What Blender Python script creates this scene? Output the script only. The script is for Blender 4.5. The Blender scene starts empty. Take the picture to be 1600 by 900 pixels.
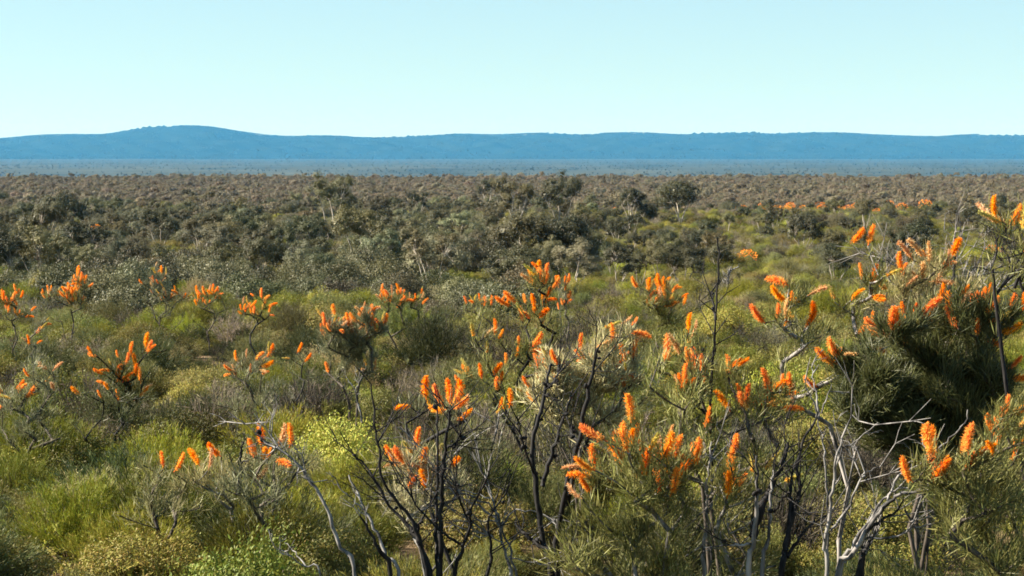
import bpy, math, random
import numpy as np
from mathutils import Vector

R = random.Random(11)
rng = np.random.default_rng(11)
scene = bpy.context.scene
COL = scene.collection
rad = math.radians

# ------------------------------------------------------------------ camera
FPX, CAMZ = 3000.0, 3.2                  # focal length in photo pixels (1600 wide), eye height
PITCH = math.atan(215 / FPX)             # horizon 215 px above the centre
cam_d = bpy.data.cameras.new('camera'); cam = bpy.data.objects.new('camera', cam_d); COL.objects.link(cam)
cam_d.sensor_width = 36.0; cam_d.lens = FPX / 1600 * 36.0
cam_d.clip_start = 0.1; cam_d.clip_end = 40000
cam.location = (0, 0, CAMZ); cam.rotation_euler = (rad(90) - PITCH, 0, 0)
scene.camera = cam

# ------------------------------------------------------------------ sky, sun, exposure
SUN_EL, SUN_AZ = rad(35), rad(-85)       # azimuth from the view direction, negative = left
world = bpy.data.worlds.new('World'); scene.world = world; world.use_nodes = True
nt = world.node_tree; nt.nodes.clear()
sky = nt.nodes.new('ShaderNodeTexSky'); sky.sky_type = 'NISHITA'; sky.sun_disc = False
sky.sun_elevation = SUN_EL; sky.sun_rotation = SUN_AZ
sky.air_density = 1.0; sky.dust_density = 0.2; sky.ozone_density = 1.2; sky.altitude = 300
tint = nt.nodes.new('ShaderNodeMix'); tint.data_type = 'RGBA'; tint.blend_type = 'MULTIPLY'
tint.inputs[0].default_value = 1.0; tint.inputs[7].default_value = (0.765, 1.0, 1.06, 1)
bg = nt.nodes.new('ShaderNodeBackground'); bg.inputs[1].default_value = 0.0455
wo = nt.nodes.new('ShaderNodeOutputWorld')
flat = nt.nodes.new('ShaderNodeVectorMath'); flat.operation = 'SCALE'; flat.inputs['Scale'].default_value = 1 / 4.2
gam = nt.nodes.new('ShaderNodeGamma'); gam.inputs[1].default_value = 0.55
back = nt.nodes.new('ShaderNodeVectorMath'); back.operation = 'SCALE'; back.inputs['Scale'].default_value = 4.2
nt.links.new(sky.outputs[0], flat.inputs[0]); nt.links.new(flat.outputs[0], gam.inputs[0]); nt.links.new(gam.outputs[0], back.inputs[0])
nt.links.new(back.outputs[0], tint.inputs[6]); nt.links.new(tint.outputs[2], bg.inputs[0]); nt.links.new(bg.outputs[0], wo.inputs[0])
sd = Vector((math.sin(SUN_AZ) * math.cos(SUN_EL), math.cos(SUN_AZ) * math.cos(SUN_EL), math.sin(SUN_EL)))
sun_d = bpy.data.lights.new('sun', 'SUN'); sun_d.energy = 5.0; sun_d.angle = rad(0.5); sun_d.color = (1.0, 0.905, 0.74)
sun = bpy.data.objects.new('sun', sun_d); COL.objects.link(sun)
sun.rotation_euler = sd.to_track_quat('Z', 'Y').to_euler(); sun.location = (-30, 10, 40)
vs = scene.view_settings; vs.view_transform = 'Standard'; vs.look = 'None'; vs.exposure = 1.90; vs.gamma = 1.0
vs.use_curve_mapping = False
cy = scene.cycles
cy.max_bounces = 6; cy.diffuse_bounces = 3; cy.glossy_bounces = 2; cy.transmission_bounces = 4; cy.volume_bounces = 1
cy.filter_width = 1.7; cy.use_denoising = True; cy.caustics_reflective = False; cy.caustics_refractive = False

# ------------------------------------------------------------------ helpers
def sm(x): return x * x * (3 - 2 * x)
_kd = np.array([-400, 0, 14, 30, 50, 80, 130, 200, 260, 390, 650, 900, 1020, 1250, 1700, 2400, 20000.])
_kz = np.array([.5, 0, 0, -.6, -1.6, -3.0, -4.0, -5.3, -6.2, -7.5, -9.1, -10.4, -13, -24, -42, -50, -50.])
_dd = np.linspace(-400, 20000, 20401); _zz = np.interp(_dd, _kd, _kz)
def _smooth():
    z = _zz.copy(); k = np.ones(9) / 9
    s = np.convolve(z, k, 'same'); z[6:2200] = s[6:2200]
    return z
_zs = _smooth()
def gz(x, y):
    """ground height"""
    x = np.asarray(x, float); y = np.asarray(y, float)
    z = np.interp(y, _dd, _zs)
    n = 0.10 * np.sin(x * .31 + y * .17 + 1) + 0.07 * np.sin(x * .53 - y * .41 + 2) + .04 * np.sin(x * 1.1 + y * .9)
    far = np.clip((y - 40) / 200, 0, 1)
    n = n + far * (0.35 * np.sin(x * .045 + y * .03) + .3 * np.sin(x * .021 - y * .05 + 1.3))
    far2 = np.clip((y - 900) / 600, 0, 1)
    n = n + far2 * (1.2 * np.sin(x * .006 + y * .004) + 0.8 * np.sin(x * .0021 - y * .009 + .5))
    return z + n
def PX(px, py, d):
    """world point on the ray through photo pixel (px,py) at forward distance d"""
    u = (px - 800) / FPX; v = (450 - py) / FPX
    fy = math.cos(PITCH) + v * math.sin(PITCH); fz = -math.sin(PITCH) + v * math.cos(PITCH)
    k = d / fy
    return np.array([u * k, d, CAMZ + fz * k])
def unit(a): return a / np.maximum(np.linalg.norm(a, axis=-1, keepdims=True), 1e-9)

class Acc:
    """collects quads into one mesh"""
    def __init__(s): s.V = []; s.F = []; s.A = []; s.n = 0
    def add(s, v, f, a):
        v = np.asarray(v, float).reshape(-1, 3); s.V.append(v); s.F.append(np.asarray(f, int).reshape(-1, 4) + s.n)
        s.A.append(np.broadcast_to(np.asarray(a, float), (len(v),))); s.n += len(v)
    def leaves(s, P, D, L, W, rnd=rng, val=None, N=None):
        """kite-shaped leaves: base P, direction D, length L, width W"""
        n = len(P)
        if n == 0: return
        D = unit(D); S = unit(np.cross(D, rnd.normal(size=(n, 3)) if N is None else unit(N) + rnd.normal(size=(n, 3)) * .38))
        L = np.broadcast_to(np.asarray(L, float), (n,))[:, None]; W = np.broadcast_to(np.asarray(W, float), (n,))[:, None]
        v = np.empty((n, 4, 3)); v[:, 0] = P; v[:, 1] = P + D * L * .45 + S * W * .5
        v[:, 2] = P + D * L; v[:, 3] = P + D * L * .45 - S * W * .5
        f = np.arange(n * 4).reshape(n, 4)
        a = rnd.random(n) if val is None else np.broadcast_to(val, (n,))
        s.add(v, f, np.repeat(a, 4))
    def tube(s, pts, r, sides=5, val=None):
        pts = np.asarray(pts, float); n = len(pts); r = np.broadcast_to(np.asarray(r, float), (n,))
        t = unit(np.gradient(pts, axis=0)); ref = np.array([.31, .9, .17])
        a1 = unit(np.cross(t, ref)); a2 = np.cross(t, a1)
        ang = np.arange(sides) * 2 * np.pi / sides
        ring = pts[:, None] + r[:, None, None] * (np.cos(ang)[None, :, None] * a1[:, None] + np.sin(ang)[None, :, None] * a2[:, None])
        i = np.arange(n - 1)[:, None] * sides; j = np.arange(sides)[None]; k = (j + 1) % sides
        f = np.stack([i + j, i + k, i + sides + k, i + sides + j], -1)
        s.add(ring, f, rng.random() if val is None else val)
        s.add([pts[-1] + t[-1] * r[-1] * .3] * 1 + [ring[-1, q] for q in range(sides)],
              [[0, 1 + q, 1 + (q + 1) % sides, 1 + (q + 1) % sides] for q in range(0)] or np.zeros((0, 4), int), .5)
    def mesh(s, name, mat):
        me = bpy.data.meshes.new(name)
        V = np.concatenate(s.V); Fc = np.concatenate(s.F); A = np.concatenate(s.A)
        me.vertices.add(len(V)); me.vertices.foreach_set('co', V.astype(np.float32).ravel())
        me.loops.add(Fc.size); me.loops.foreach_set('vertex_index', Fc.astype(np.int32).ravel())
        me.polygons.add(len(Fc)); me.polygons.foreach_set('loop_start', np.arange(0, Fc.size, 4, dtype=np.int32))
        at = me.attributes.new('v', 'FLOAT', 'POINT'); at.data.foreach_set('value', A.astype(np.float32))
        me.materials.append(mat); me.update(); me.validate()
        return me

def link(name, me, parent=None, color=None):
    o = bpy.data.objects.new(name, me); COL.objects.link(o)
    if parent: o.parent = parent
    if color is not None: o.color = (*color, 1)
    return o
def empty(name, loc, rz=0, s=1.0):
    o = bpy.data.objects.new(name, None); COL.objects.link(o); o.empty_display_size = .2
    o.location = loc; o.rotation_euler = (0, 0, rz); o.scale = (s, s, s)
    return o
def tag(o, label, cat, group=None):
    o['label'] = ' '.join(label.split()[:16]); o['category'] = cat
    if group: o['group'] = group
    return o

# ------------------------------------------------------------------ materials
def new_mat(name):
    m = bpy.data.materials.new(name); m.use_nodes = True; m.node_tree.nodes.clear()
    return m, m.node_tree.nodes, m.node_tree.links
def leaf_mat(name, trans=.22, rough=.55, spec=.16, vlo=.6, vhi=1.4, hue=.05):
    m, N, L = new_mat(name)
    oi = N.new('ShaderNodeObjectInfo'); at = N.new('ShaderNodeAttribute'); at.attribute_name = 'v'
    mr = N.new('ShaderNodeMapRange'); mr.inputs[3].default_value = vlo; mr.inputs[4].default_value = vhi
    L.new(at.outputs['Fac'], mr.inputs[0])
    wn = N.new('ShaderNodeTexWhiteNoise'); wn.noise_dimensions = '1D'; L.new(at.outputs['Fac'], wn.inputs['W'])
    hr = N.new('ShaderNodeMapRange'); hr.inputs[3].default_value = .5 - hue; hr.inputs[4].default_value = .5 + hue * .7
    L.new(wn.outputs['Value'], hr.inputs[0])
    ia = N.new('ShaderNodeAttribute'); ia.attribute_type = 'INSTANCER'; ia.attribute_name = 'plant_tint'
    ib = N.new('ShaderNodeAttribute'); ib.attribute_type = 'INSTANCER'; ib.attribute_name = 'plant_copy'
    ic = N.new('ShaderNodeMix'); ic.data_type = 'RGBA'; L.new(ib.outputs['Fac'], ic.inputs[0]); L.new(oi.outputs['Color'], ic.inputs[6]); L.new(ia.outputs['Color'], ic.inputs[7])
    hs = N.new('ShaderNodeHueSaturation'); L.new(ic.outputs[2], hs.inputs['Color'])
    L.new(mr.outputs[0], hs.inputs['Value']); L.new(hr.outputs[0], hs.inputs['Hue'])
    rr = N.new('ShaderNodeMapRange'); rr.inputs[3].default_value = .78; rr.inputs[4].default_value = 1.08
    L.new(oi.outputs['Random'], rr.inputs[0])
    mu = N.new('ShaderNodeVectorMath'); mu.operation = 'SCALE'; L.new(hs.outputs[0], mu.inputs[0]); L.new(rr.outputs[0], mu.inputs['Scale'])
    p = N.new('ShaderNodeBsdfPrincipled'); p.inputs['Roughness'].default_value = rough
    p.inputs['Specular IOR Level'].default_value = spec
    L.new(mu.outputs[0], p.inputs['Base Color'])
    t = N.new('ShaderNodeBsdfTranslucent'); L.new(mu.outputs[0], t.inputs['Color'])
    mx = N.new('ShaderNodeMixShader'); mx.inputs[0].default_value = trans
    L.new(p.outputs[0], mx.inputs[1]); L.new(t.outputs[0], mx.inputs[2])
    out = N.new('ShaderNodeOutputMaterial'); L.new(mx.outputs[0], out.inputs[0])
    return m
def ramp_mat(name, stops, trans=.3, rough=.6):
    m, N, L = new_mat(name)
    at = N.new('ShaderNodeAttribute'); at.attribute_name = 'v'
    cr = N.new('ShaderNodeValToRGB'); L.new(at.outputs['Fac'], cr.inputs[0])
    e = cr.color_ramp.elements
    while len(e) < len(stops): e.new(.5)
    for q, (pos, c) in zip(e, stops): q.position = pos; q.color = (*c, 1)
    oi = N.new('ShaderNodeObjectInfo'); hs = N.new('ShaderNodeHueSaturation')
    h1 = N.new('ShaderNodeMapRange'); h1.inputs[3].default_value = .498; h1.inputs[4].default_value = .518; L.new(oi.outputs['Random'], h1.inputs[0]); L.new(h1.outputs[0], hs.inputs['Hue'])
    wn = N.new('ShaderNodeTexWhiteNoise'); wn.noise_dimensions = '1D'; L.new(oi.outputs['Random'], wn.inputs['W'])
    h2 = N.new('ShaderNodeMapRange'); h2.inputs[3].default_value = .93; h2.inputs[4].default_value = 1.05; L.new(wn.outputs['Value'], h2.inputs[0]); L.new(h2.outputs[0], hs.inputs['Saturation'])
    L.new(cr.outputs[0], hs.inputs['Color'])
    p = N.new('ShaderNodeBsdfPrincipled'); p.inputs['Roughness'].default_value = rough; p.inputs['Specular IOR Level'].default_value = .2
    L.new(hs.outputs[0], p.inputs['Base Color'])
    t = N.new('ShaderNodeBsdfTranslucent'); L.new(hs.outputs[0], t.inputs['Color'])
    mx = N.new('ShaderNodeMixShader'); mx.inputs[0].default_value = trans
    L.new(p.outputs[0], mx.inputs[1]); L.new(t.outputs[0], mx.inputs[2])
    out = N.new('ShaderNodeOutputMaterial'); L.new(mx.outputs[0], out.inputs[0])
    return m
def bark_mat(name, c1, c2, scale=30, rough=.8, spec=.3):
    m, N, L = new_mat(name)
    tc = N.new('ShaderNodeTexCoord'); mp = N.new('ShaderNodeMapping'); mp.inputs['Scale'].default_value = (1, 1, .22)
    L.new(tc.outputs['Object'], mp.inputs[0])
    n = N.new('ShaderNodeTexNoise'); n.inputs['Scale'].default_value = scale; n.inputs['Detail'].default_value = 6
    L.new(mp.outputs[0], n.inputs['Vector'])
    cr = N.new('ShaderNodeValToRGB'); cr.color_ramp.elements[0].position = .38; cr.color_ramp.elements[1].position = .62
    cr.color_ramp.elements[0].color = (*c1, 1); cr.color_ramp.elements[1].color = (*c2, 1)
    L.new(n.outputs[0], cr.inputs[0])
    p = N.new('ShaderNodeBsdfPrincipled'); p.inputs['Roughness'].default_value = rough; p.inputs['Specular IOR Level'].default_value = spec
    L.new(cr.outputs[0], p.inputs['Base Color'])
    b = N.new('ShaderNodeBump'); b.inputs['Strength'].default_value = .5; b.inputs['Distance'].default_value = .01
    L.new(n.outputs[0], b.inputs['Height']); L.new(b.outputs[0], p.inputs['Normal'])
    out = N.new('ShaderNodeOutputMaterial'); L.new(p.outputs[0], out.inputs[0])
    return m
M_LEAF = leaf_mat('leaf')
M_GUM = leaf_mat('gum_leaf', trans=.12, rough=.5, spec=.2, vlo=.6, vhi=1.4, hue=.012)
M_GREV = leaf_mat('grevillea_leaf', trans=.28, rough=.5, spec=.2, vlo=.5, vhi=1.6, hue=.03)
M_TWIG = leaf_mat('twig', trans=.05, rough=.8, spec=.2, vlo=.5, vhi=1.5, hue=.03)
M_FLOWER = ramp_mat('flower', [(0, (.80, .13, .008)), (.45, (.93, .235, .013)), (.8, (.95, .32, .02)), (1, (.97, .50, .07))], trans=.45)
M_SPENT = ramp_mat('spent_flower', [(0, (.55, .20, .07)), (.5, (.72, .38, .17)), (1, (.78, .60, .36))], trans=.35)
M_BUD = ramp_mat('opening_flower', [(0, (.35, .33, .10)), (.5, (.72, .50, .10)), (1, (.92, .34, .03))], trans=.3)
M_CHAR = bark_mat('charred_bark', (.006, .0055, .006), (.022, .020, .020), 40, .7, .15)
M_GREYW = bark_mat('weathered_grey_wood', (.035, .033, .033), (.25, .235, .225), 22, .8)
M_HALF = bark_mat('half_charred_wood', (.012, .011, .012), (.33, .30, .28), 14, .7)
M_BARK = bark_mat('shrub_bark', (.035, .028, .023), (.10, .08, .065), 40)
M_GUMBARK = bark_mat('gum_bark', (.16, .13, .10), (.45, .40, .33), 3)

# ------------------------------------------------------------------ ground, plain, hills
def ground_mat():
    m, N, L = new_mat('heath_soil')
    geo = N.new('ShaderNodeNewGeometry')
    n1 = N.new('ShaderNodeTexNoise'); n1.inputs['Scale'].default_value = 1.3; n1.inputs['Detail'].default_value = 8
    n2 = N.new('ShaderNodeTexNoise'); n2.inputs['Scale'].default_value = 26; n2.inputs['Detail'].default_value = 5
    for n in (n1, n2): L.new(geo.outputs['Position'], n.inputs['Vector'])
    c1 = N.new('ShaderNodeValToRGB'); L.new(n1.outputs[0], c1.inputs[0])
    c1.color_ramp.elements[0].position = .3; c1.color_ramp.elements[0].color = (.085, .062, .040, 1)
    c1.color_ramp.elements[1].position = .7; c1.color_ramp.elements[1].color = (.20, .145, .090, 1)
    c2 = N.new('ShaderNodeValToRGB'); L.new(n2.outputs[0], c2.inputs[0])
    c2.color_ramp.elements[0].position = .35; c2.color_ramp.elements[0].color = (.45, .42, .38, 1)
    c2.color_ramp.elements[1].position = .65; c2.color_ramp.elements[1].color = (1.1, 1.05, 1.0, 1)
    mu = N.new('ShaderNodeMix'); mu.data_type = 'RGBA'; mu.blend_type = 'MULTIPLY'; mu.inputs[0].default_value = 1
    L.new(c1.outputs[0], mu.inputs[6]); L.new(c2.outputs[0], mu.inputs[7])
    # scrub cover of the far plain, too distant to tell the plants apart
    mp = N.new('ShaderNodeMapping'); mp.inputs['Scale'].default_value = (.0032, .0022, .004); L.new(geo.outputs['Position'], mp.inputs[0])
    n3 = N.new('ShaderNodeTexNoise'); n3.inputs['Scale'].default_value = 1; n3.inputs['Detail'].default_value = 9; n3.inputs['Roughness'].default_value = .65
    L.new(mp.outputs[0], n3.inputs['Vector'])
    c3 = N.new('ShaderNodeValToRGB'); L.new(n3.outputs[0], c3.inputs[0])
    c3.color_ramp.elements[0].position = .36; c3.color_ramp.elements[0].color = (.010, .018, .014, 1)
    c3.color_ramp.elements[1].position = .64; c3.color_ramp.elements[1].color = (.058, .060, .038, 1)
    sx = N.new('ShaderNodeSeparateXYZ'); L.new(geo.outputs['Position'], sx.inputs[0])
    mr = N.new('ShaderNodeMapRange'); mr.inputs[1].default_value = 930; mr.inputs[2].default_value = 1300; L.new(sx.outputs['Y'], mr.inputs[0])
    wr = N.new('ShaderNodeMapRange'); wr.inputs[1].default_value = 4500; wr.inputs[2].default_value = 11500; L.new(sx.outputs['Y'], wr.inputs[0])
    wd = N.new('ShaderNodeMix'); wd.data_type = 'RGBA'; L.new(wr.outputs[0], wd.inputs[0]); L.new(c3.outputs[0], wd.inputs[6]); wd.inputs[7].default_value = (.016, .023, .017, 1)   # open scrub giving way to closed woodland
    mx = N.new('ShaderNodeMix'); mx.data_type = 'RGBA'; L.new(mr.outputs[0], mx.inputs[0])
    L.new(mu.outputs[2], mx.inputs[6]); L.new(wd.outputs[2], mx.inputs[7])
    p = N.new('ShaderNodeBsdfPrincipled'); p.inputs['Roughness'].default_value = .95; p.inputs['Specular IOR Level'].default_value = .1
    L.new(mx.outputs[2], p.inputs['Base Color'])
    b = N.new('ShaderNodeBump'); b.inputs['Strength'].default_value = .5; b.inputs['Distance'].default_value = .03
    L.new(n2.outputs[0], b.inputs['Height']); L.new(b.outputs[0], p.inputs['Normal'])
    out = N.new('ShaderNodeOutputMaterial'); L.new(p.outputs[0], out.inputs[0])
    return m
def grid_mesh(name, X, Y, Z, mat):
    a = Acc(); nr, nc = X.shape
    i = np.arange(nr - 1)[:, None] * nc; j = np.arange(nc - 1)[None]
    a.add(np.stack([X, Y, Z], -1), np.stack([i + j, i + j + 1, i + nc + j + 1, i + nc + j], -1), .5)
    me = a.mesh(name, mat); me.polygons.foreach_set('use_smooth', np.ones(len(me.polygons), bool)); return me
ys = np.concatenate([np.linspace(-300, -12, 16), np.arange(-10, 60, .8), np.geomspace(60, 16900, 160)])
xs = np.linspace(-1, 1, 121)
hw = np.where(ys > 0, 90 + .47 * ys, 90 + .3 * -ys); hw = np.minimum(hw, 7900)
GX = xs[None] * hw[:, None]; GY = np.repeat(ys[:, None], len(xs), 1)
ground = link('ground', grid_mesh('ground', GX, GY, gz(GX, GY), ground_mat())); ground['kind'] = 'structure'

prof = [(-1500, 214), (-1250, 208), (-1000, 215), (-750, 211), (-500, 219), (-300, 212), (-120, 214), (0, 219), (60, 212), (110, 211), (170, 212), (210, 202), (250, 198.5), (290, 198), (330, 200), (380, 207), (430, 214),
        (520, 214), (590, 217), (650, 215), (720, 210), (780, 212), (830, 211), (860, 208), (900, 212), (960, 208), (1010, 210), (1060, 212), (1110, 210), (1160, 209),
        (1220, 211), (1270, 208), (1330, 210), (1400, 213), (1470, 215), (1520, 212), (1600, 213), (1720, 210), (1900, 216), (2100, 212), (2350, 215), (2600, 208), (2900, 214), (3200, 212)]
HY = 14000.0
_pp = np.array([p[0] for p in prof], float); _pv = np.array([p[1] for p in prof], float)
def noise2(x, y, s, o=0.0):
    return (np.sin(x * s + o + 1.7 * np.sin(y * s * .8 + o * 1.3)) + np.sin(y * s * 1.3 - o * 2 + 1.3 * np.sin(x * s * .7 + o))) * .25 + .5
def hill_z(x, y):
    px = x / y * FPX + 800
    k = np.array([.06, .12, .2, .24, .2, .12, .06]); off = np.array([-30, -20, -10, 0, 10, 20, 30.])
    top = sum(kk * np.interp(px + o, _pp, _pv) for kk, o in zip(k, off))
    zt = CAMZ + (235 - top) / FPX * HY
    t = np.clip((y - 11400) / (HY - 11400), 0, 1); back = np.clip((16800 - y) / (16800 - HY), 0, 1)
    t = np.where(y <= HY, sm(t) ** 1.6, sm(back))
    rel = 3.5 * np.sin(x * .007 + y * .004) + 2.5 * np.sin(x * .015 - y * .008 + 1) + 2 * np.sin(x * .028 + y * .013)
    return -54 + t * (zt + 54) + rel * np.sin(np.pi * np.clip(t, 0, 1)) * 3.2
hys = np.concatenate([np.linspace(11300, 14000, 60), np.linspace(14050, 16700, 14)])
hxs = np.linspace(-7700, 7700, 1300)
HX, HYG = np.meshgrid(hxs, hys)
def hill_mat():
    m, N, L = new_mat('hill_scrub')
    geo = N.new('ShaderNodeNewGeometry')
    n = N.new('ShaderNodeTexNoise'); n.inputs['Scale'].default_value = .006; n.inputs['Detail'].default_value = 10; n.inputs['Roughness'].default_value = .7
    L.new(geo.outputs['Position'], n.inputs['Vector'])
    c = N.new('ShaderNodeValToRGB'); L.new(n.outputs[0], c.inputs[0])
    c.color_ramp.elements[0].position = .35; c.color_ramp.elements[0].color = (.004, .009, .008, 1)
    c.color_ramp.elements[1].position = .68; c.color_ramp.elements[1].color = (.016, .024, .018, 1)
    p = N.new('ShaderNodeBsdfDiffuse'); L.new(c.outputs[0], p.inputs[0])
    out = N.new('ShaderNodeOutputMaterial'); L.new(p.outputs[0], out.inputs[0]); return m
_rough = np.random.default_rng(77).normal(size=HX.shape); _rough = (_rough + np.roll(_rough, 1, 1) * .7 + np.roll(_rough, 2, 1) * .4) * (.4 + 1.0 * noise2(HX, HX * 0, .0031, 1.1))
hills = link('hills', grid_mesh('hills', HX, HYG, hill_z(HX, HYG) + 6.0 * _rough * np.exp(-((HYG - HY) / 500) ** 2), hill_mat())); hills['kind'] = 'structure'

# ------------------------------------------------------------------ plant meshes (shared by the copies)
def dirs(n, rnd, up=0.0):
    d = rnd.normal(size=(n, 3)); d[:, 2] += up; return unit(d)
def broom_mesh(seed, h=.9, w=.55, nst=165, nn=110, L=(.03, .07), W=.0046, flop=.75):
    """upright bush of needle-leaved stems"""
    r = np.random.default_rng(seed); fol, st = Acc(), Acc()
    ang = r.random(nst) * 2 * np.pi; rr = np.sqrt(r.random(nst))
    lob = 1 + .22 * np.sin(ang * 2 + r.random() * 6) + .15 * np.sin(ang * 3 + r.random() * 6)
    for i in range(nst):
        o = np.array([math.cos(ang[i]), math.sin(ang[i]), 0]); b = o * rr[i] * .22 * w
        hh = h * (1 - .62 * rr[i] ** 2.2) * r.uniform(.82, 1.08)
        tip = o * rr[i] * w * lob[i] * r.uniform(.8, 1.1) + np.array([r.normal() * .05, r.normal() * .05, hh])
        mid = b * .6 + tip * .4 + np.array([0, 0, hh * .16]) + r.normal(size=3) * .03
        t = np.linspace(0, 1, 7)[:, None]
        pts = (1 - t) ** 2 * b + 2 * t * (1 - t) * mid + t ** 2 * tip
        if i % 2 == 0: st.tube(pts[:6], np.linspace(.008, .003, 6), 3)
        s = np.sort(r.random(nn) ** .75) * .58 + .42
        s = s[:, None]; P = (1 - s) ** 2 * b + 2 * s * (1 - s) * mid + s ** 2 * tip
        T = unit(2 * (1 - s) * (mid - b) + 2 * s * (tip - mid))
        D = T + r.normal(size=(nn, 3)) * flop * .55 + np.array([0, 0, .25])
        P = P + r.normal(size=(nn, 3)) * .018
        fol.leaves(P, D, r.uniform(*L, nn), W * r.uniform(.7, 1.3, nn), r, N=P * np.array([1.3, 1.3, .5]) + np.array([0, 0, .05]))
    n = 90; q = dirs(n, r); q[:, 2] = abs(q[:, 2]); P = q * np.array([w, w, h]) * .55 * r.uniform(.7, 1, (n, 1)); P[:, 2] = np.maximum(P[:, 2], h * .3)
    fol.leaves(P, np.cross(q, dirs(n, r)), .16, .07, r, N=q)  # oversized inner leaves added to block light and darken the bush's inside
    return fol.mesh('foliage', M_LEAF), st.mesh('stem', M_BARK)
def cushion_mesh(seed, h=.65, w=.55, nc=85, nl=150, L=.028, W=.0115, mat=None, clump=.13):
    """rounded dense shrub made of leafy tufts"""
    r = np.random.default_rng(seed); fol, st = Acc(), Acc()
    lx, ly = r.uniform(.85, 1.2, 2)
    for i in range(nc):
        d = unit(r.normal(size=3)); d[2] = abs(d[2]) * .9 + .02
        q = r.uniform(.55, 1.0) ** .6 * r.uniform(.85, 1.12)
        c = d * np.array([w * lx, w * ly, h * .8]) * q + np.array([0, 0, h * .2])
        cr = clump * r.uniform(.7, 1.35)
        n = int(nl * r.uniform(.7, 1.3))
        e = dirs(n, r, .35) * cr * (r.random((n, 1)) ** .45)
        Nn = unit(e) * .8 + d * .8 + np.array([0, 0, .15]); Nn = unit(Nn)
        D = r.normal(size=(n, 3)); D = D - .75 * Nn * np.sum(D * Nn, 1, keepdims=True) + np.array([0, 0, .3]) + Nn * .3
        base = r.random()
        fol.leaves(c + e, D, L * r.uniform(.6, 1.4, n), W * r.uniform(.7, 1.3, n), r, np.clip(base * .5 + r.random(n) * .5, 0, 1), N=Nn)
        q = dirs(5, r); fol.leaves(c * .68 + q * cr * .4, np.cross(q + d, dirs(5, r)), cr * 1.0, cr * .7, r, N=q + d * 2)  # shade core: big quads added behind each tuft to stop light passing through
        if i % 4 == 0: st.tube(np.array([d * .03, c * .5 + r.normal(size=3) * .02, c]), [.010, .007, .003], 3)
    return fol.mesh('foliage', mat or M_LEAF), st.mesh('stem', M_BARK)
def twiggy_mesh(seed, h=.75, w=.5, nst=60):
    """sparse bush of bare fine twigs with a few leaves"""
    r = np.random.default_rng(seed); fol, st = Acc(), Acc()
    for i in range(nst):
        a = r.random() * 6.283; q = math.sqrt(r.random())
        tip = np.array([math.cos(a) * q * w, math.sin(a) * q * w, h * (1 - .3 * q * q) * r.uniform(.7, 1.1)])
        b = tip * np.array([.15, .15, 0]); mid = (b + tip) / 2 + r.normal(size=3) * .05
        t = np.linspace(0, 1, 6)[:, None]; pts = (1 - t) ** 2 * b + 2 * t * (1 - t) * mid + t ** 2 * tip
        st.tube(pts, np.linspace(.007, .0025, 6), 3)
        n = 46; s = (.2 + .8 * r.random(n))[:, None]
        P = (1 - s) ** 2 * b + 2 * s * (1 - s) * mid + s ** 2 * tip
        D = unit(tip - b) + r.normal(size=(n, 3)) * .65
        fol.leaves(P, D, r.uniform(.05, .16, n), r.uniform(.003, .006, n), r)
    return fol.mesh('twigs', M_TWIG), st.mesh('stem', M_BARK)
def tree_mesh(seed, h=3.6, w=1.5, nst=4, nc=44, nl=230, L=.095, W=.034, low=.45, mat=None):
    """many-stemmed mallee gum: leaning pale stems under a crown of leaf clumps"""
    r = np.random.default_rng(seed); fol, st = Acc(), Acc()
    heads = []
    for i in range(nst):
        a = i * 6.283 / nst + r.uniform(-.5, .5); q = r.uniform(.45, .85) * w
        b = np.array([math.cos(a), math.sin(a), 0]) * .08 * (nst > 1)
        tip = np.array([math.cos(a) * q, math.sin(a) * q, h * r.uniform(.52, .85)])
        mid = np.array([math.cos(a) * q * .35, math.sin(a) * q * .35, h * .36]) + r.normal(size=3) * .1
        t = np.linspace(0, 1, 9)[:, None]; pts = (1 - t) ** 2 * b + 2 * t * (1 - t) * mid + t ** 2 * tip
        pts[1:-1] += r.normal(size=(7, 3)) * .03
        st.tube(pts, np.linspace(.055, .022, 9) * h / 3.6 * r.uniform(.8, 1.2), 5); heads.append(tip)
    heads = np.array(heads)
    for i in range(nc):
        d = unit(r.normal(size=3)); d[2] = d[2] if d[2] > -.3 else -d[2]
        if low < .2 or i % 5 == 0:
            c = np.array([0, 0, h * (low + 1) / 2]) + d * np.array([w, w, h * (1 - low) / 2]) * r.uniform(.55, 1.0) * r.uniform(.85, 1.1)
        else:
            hd = heads[i % len(heads)]; c = hd + d * np.array([.52 * w, .52 * w, .30 * h]) * r.uniform(.5, 1.1) + np.array([0, 0, .02 * h])
        k = np.argmin(np.linalg.norm(heads - c, axis=1)); hd = heads[k]
        mid = (hd + c) / 2 + np.array([0, 0, -.1]) + r.normal(size=3) * .06
        st.tube(np.array([hd * .93 + np.array([0, 0, -.05]), mid, c]), [.02, .014, .006], 3)
        n = int(nl * r.uniform(.6, 1.4)); cr = np.array([.42, .42, .27]) * w / 1.5 * r.uniform(.7, 1.25)
        e = dirs(n, r, .45) * cr * (r.random((n, 1)) ** .4)
        Nn = unit(unit(e) + d * .7 + np.array([0, 0, .1]))
        D = r.normal(size=(n, 3)); D = D - .75 * Nn * np.sum(D * Nn, 1, keepdims=True) + Nn * .2
        base = r.random()
        fol.leaves(c + e, D, L * r.uniform(.65, 1.35, n), W * r.uniform(.7, 1.3, n), r, np.clip(base * .25 + r.random(n) * .75, 0, 1), N=Nn)
        q = dirs(9, r); fol.leaves(c - d * .08 + q * cr * .3, np.cross(q + d, dirs(9, r)), cr[0] * .55, cr[0] * .38, r, N=q + d)  # larger inner quads added to each clump so the crown shades itself
    return fol.mesh('crown', mat or M_GUM), st.mesh('trunk', M_GUMBARK)
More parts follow.
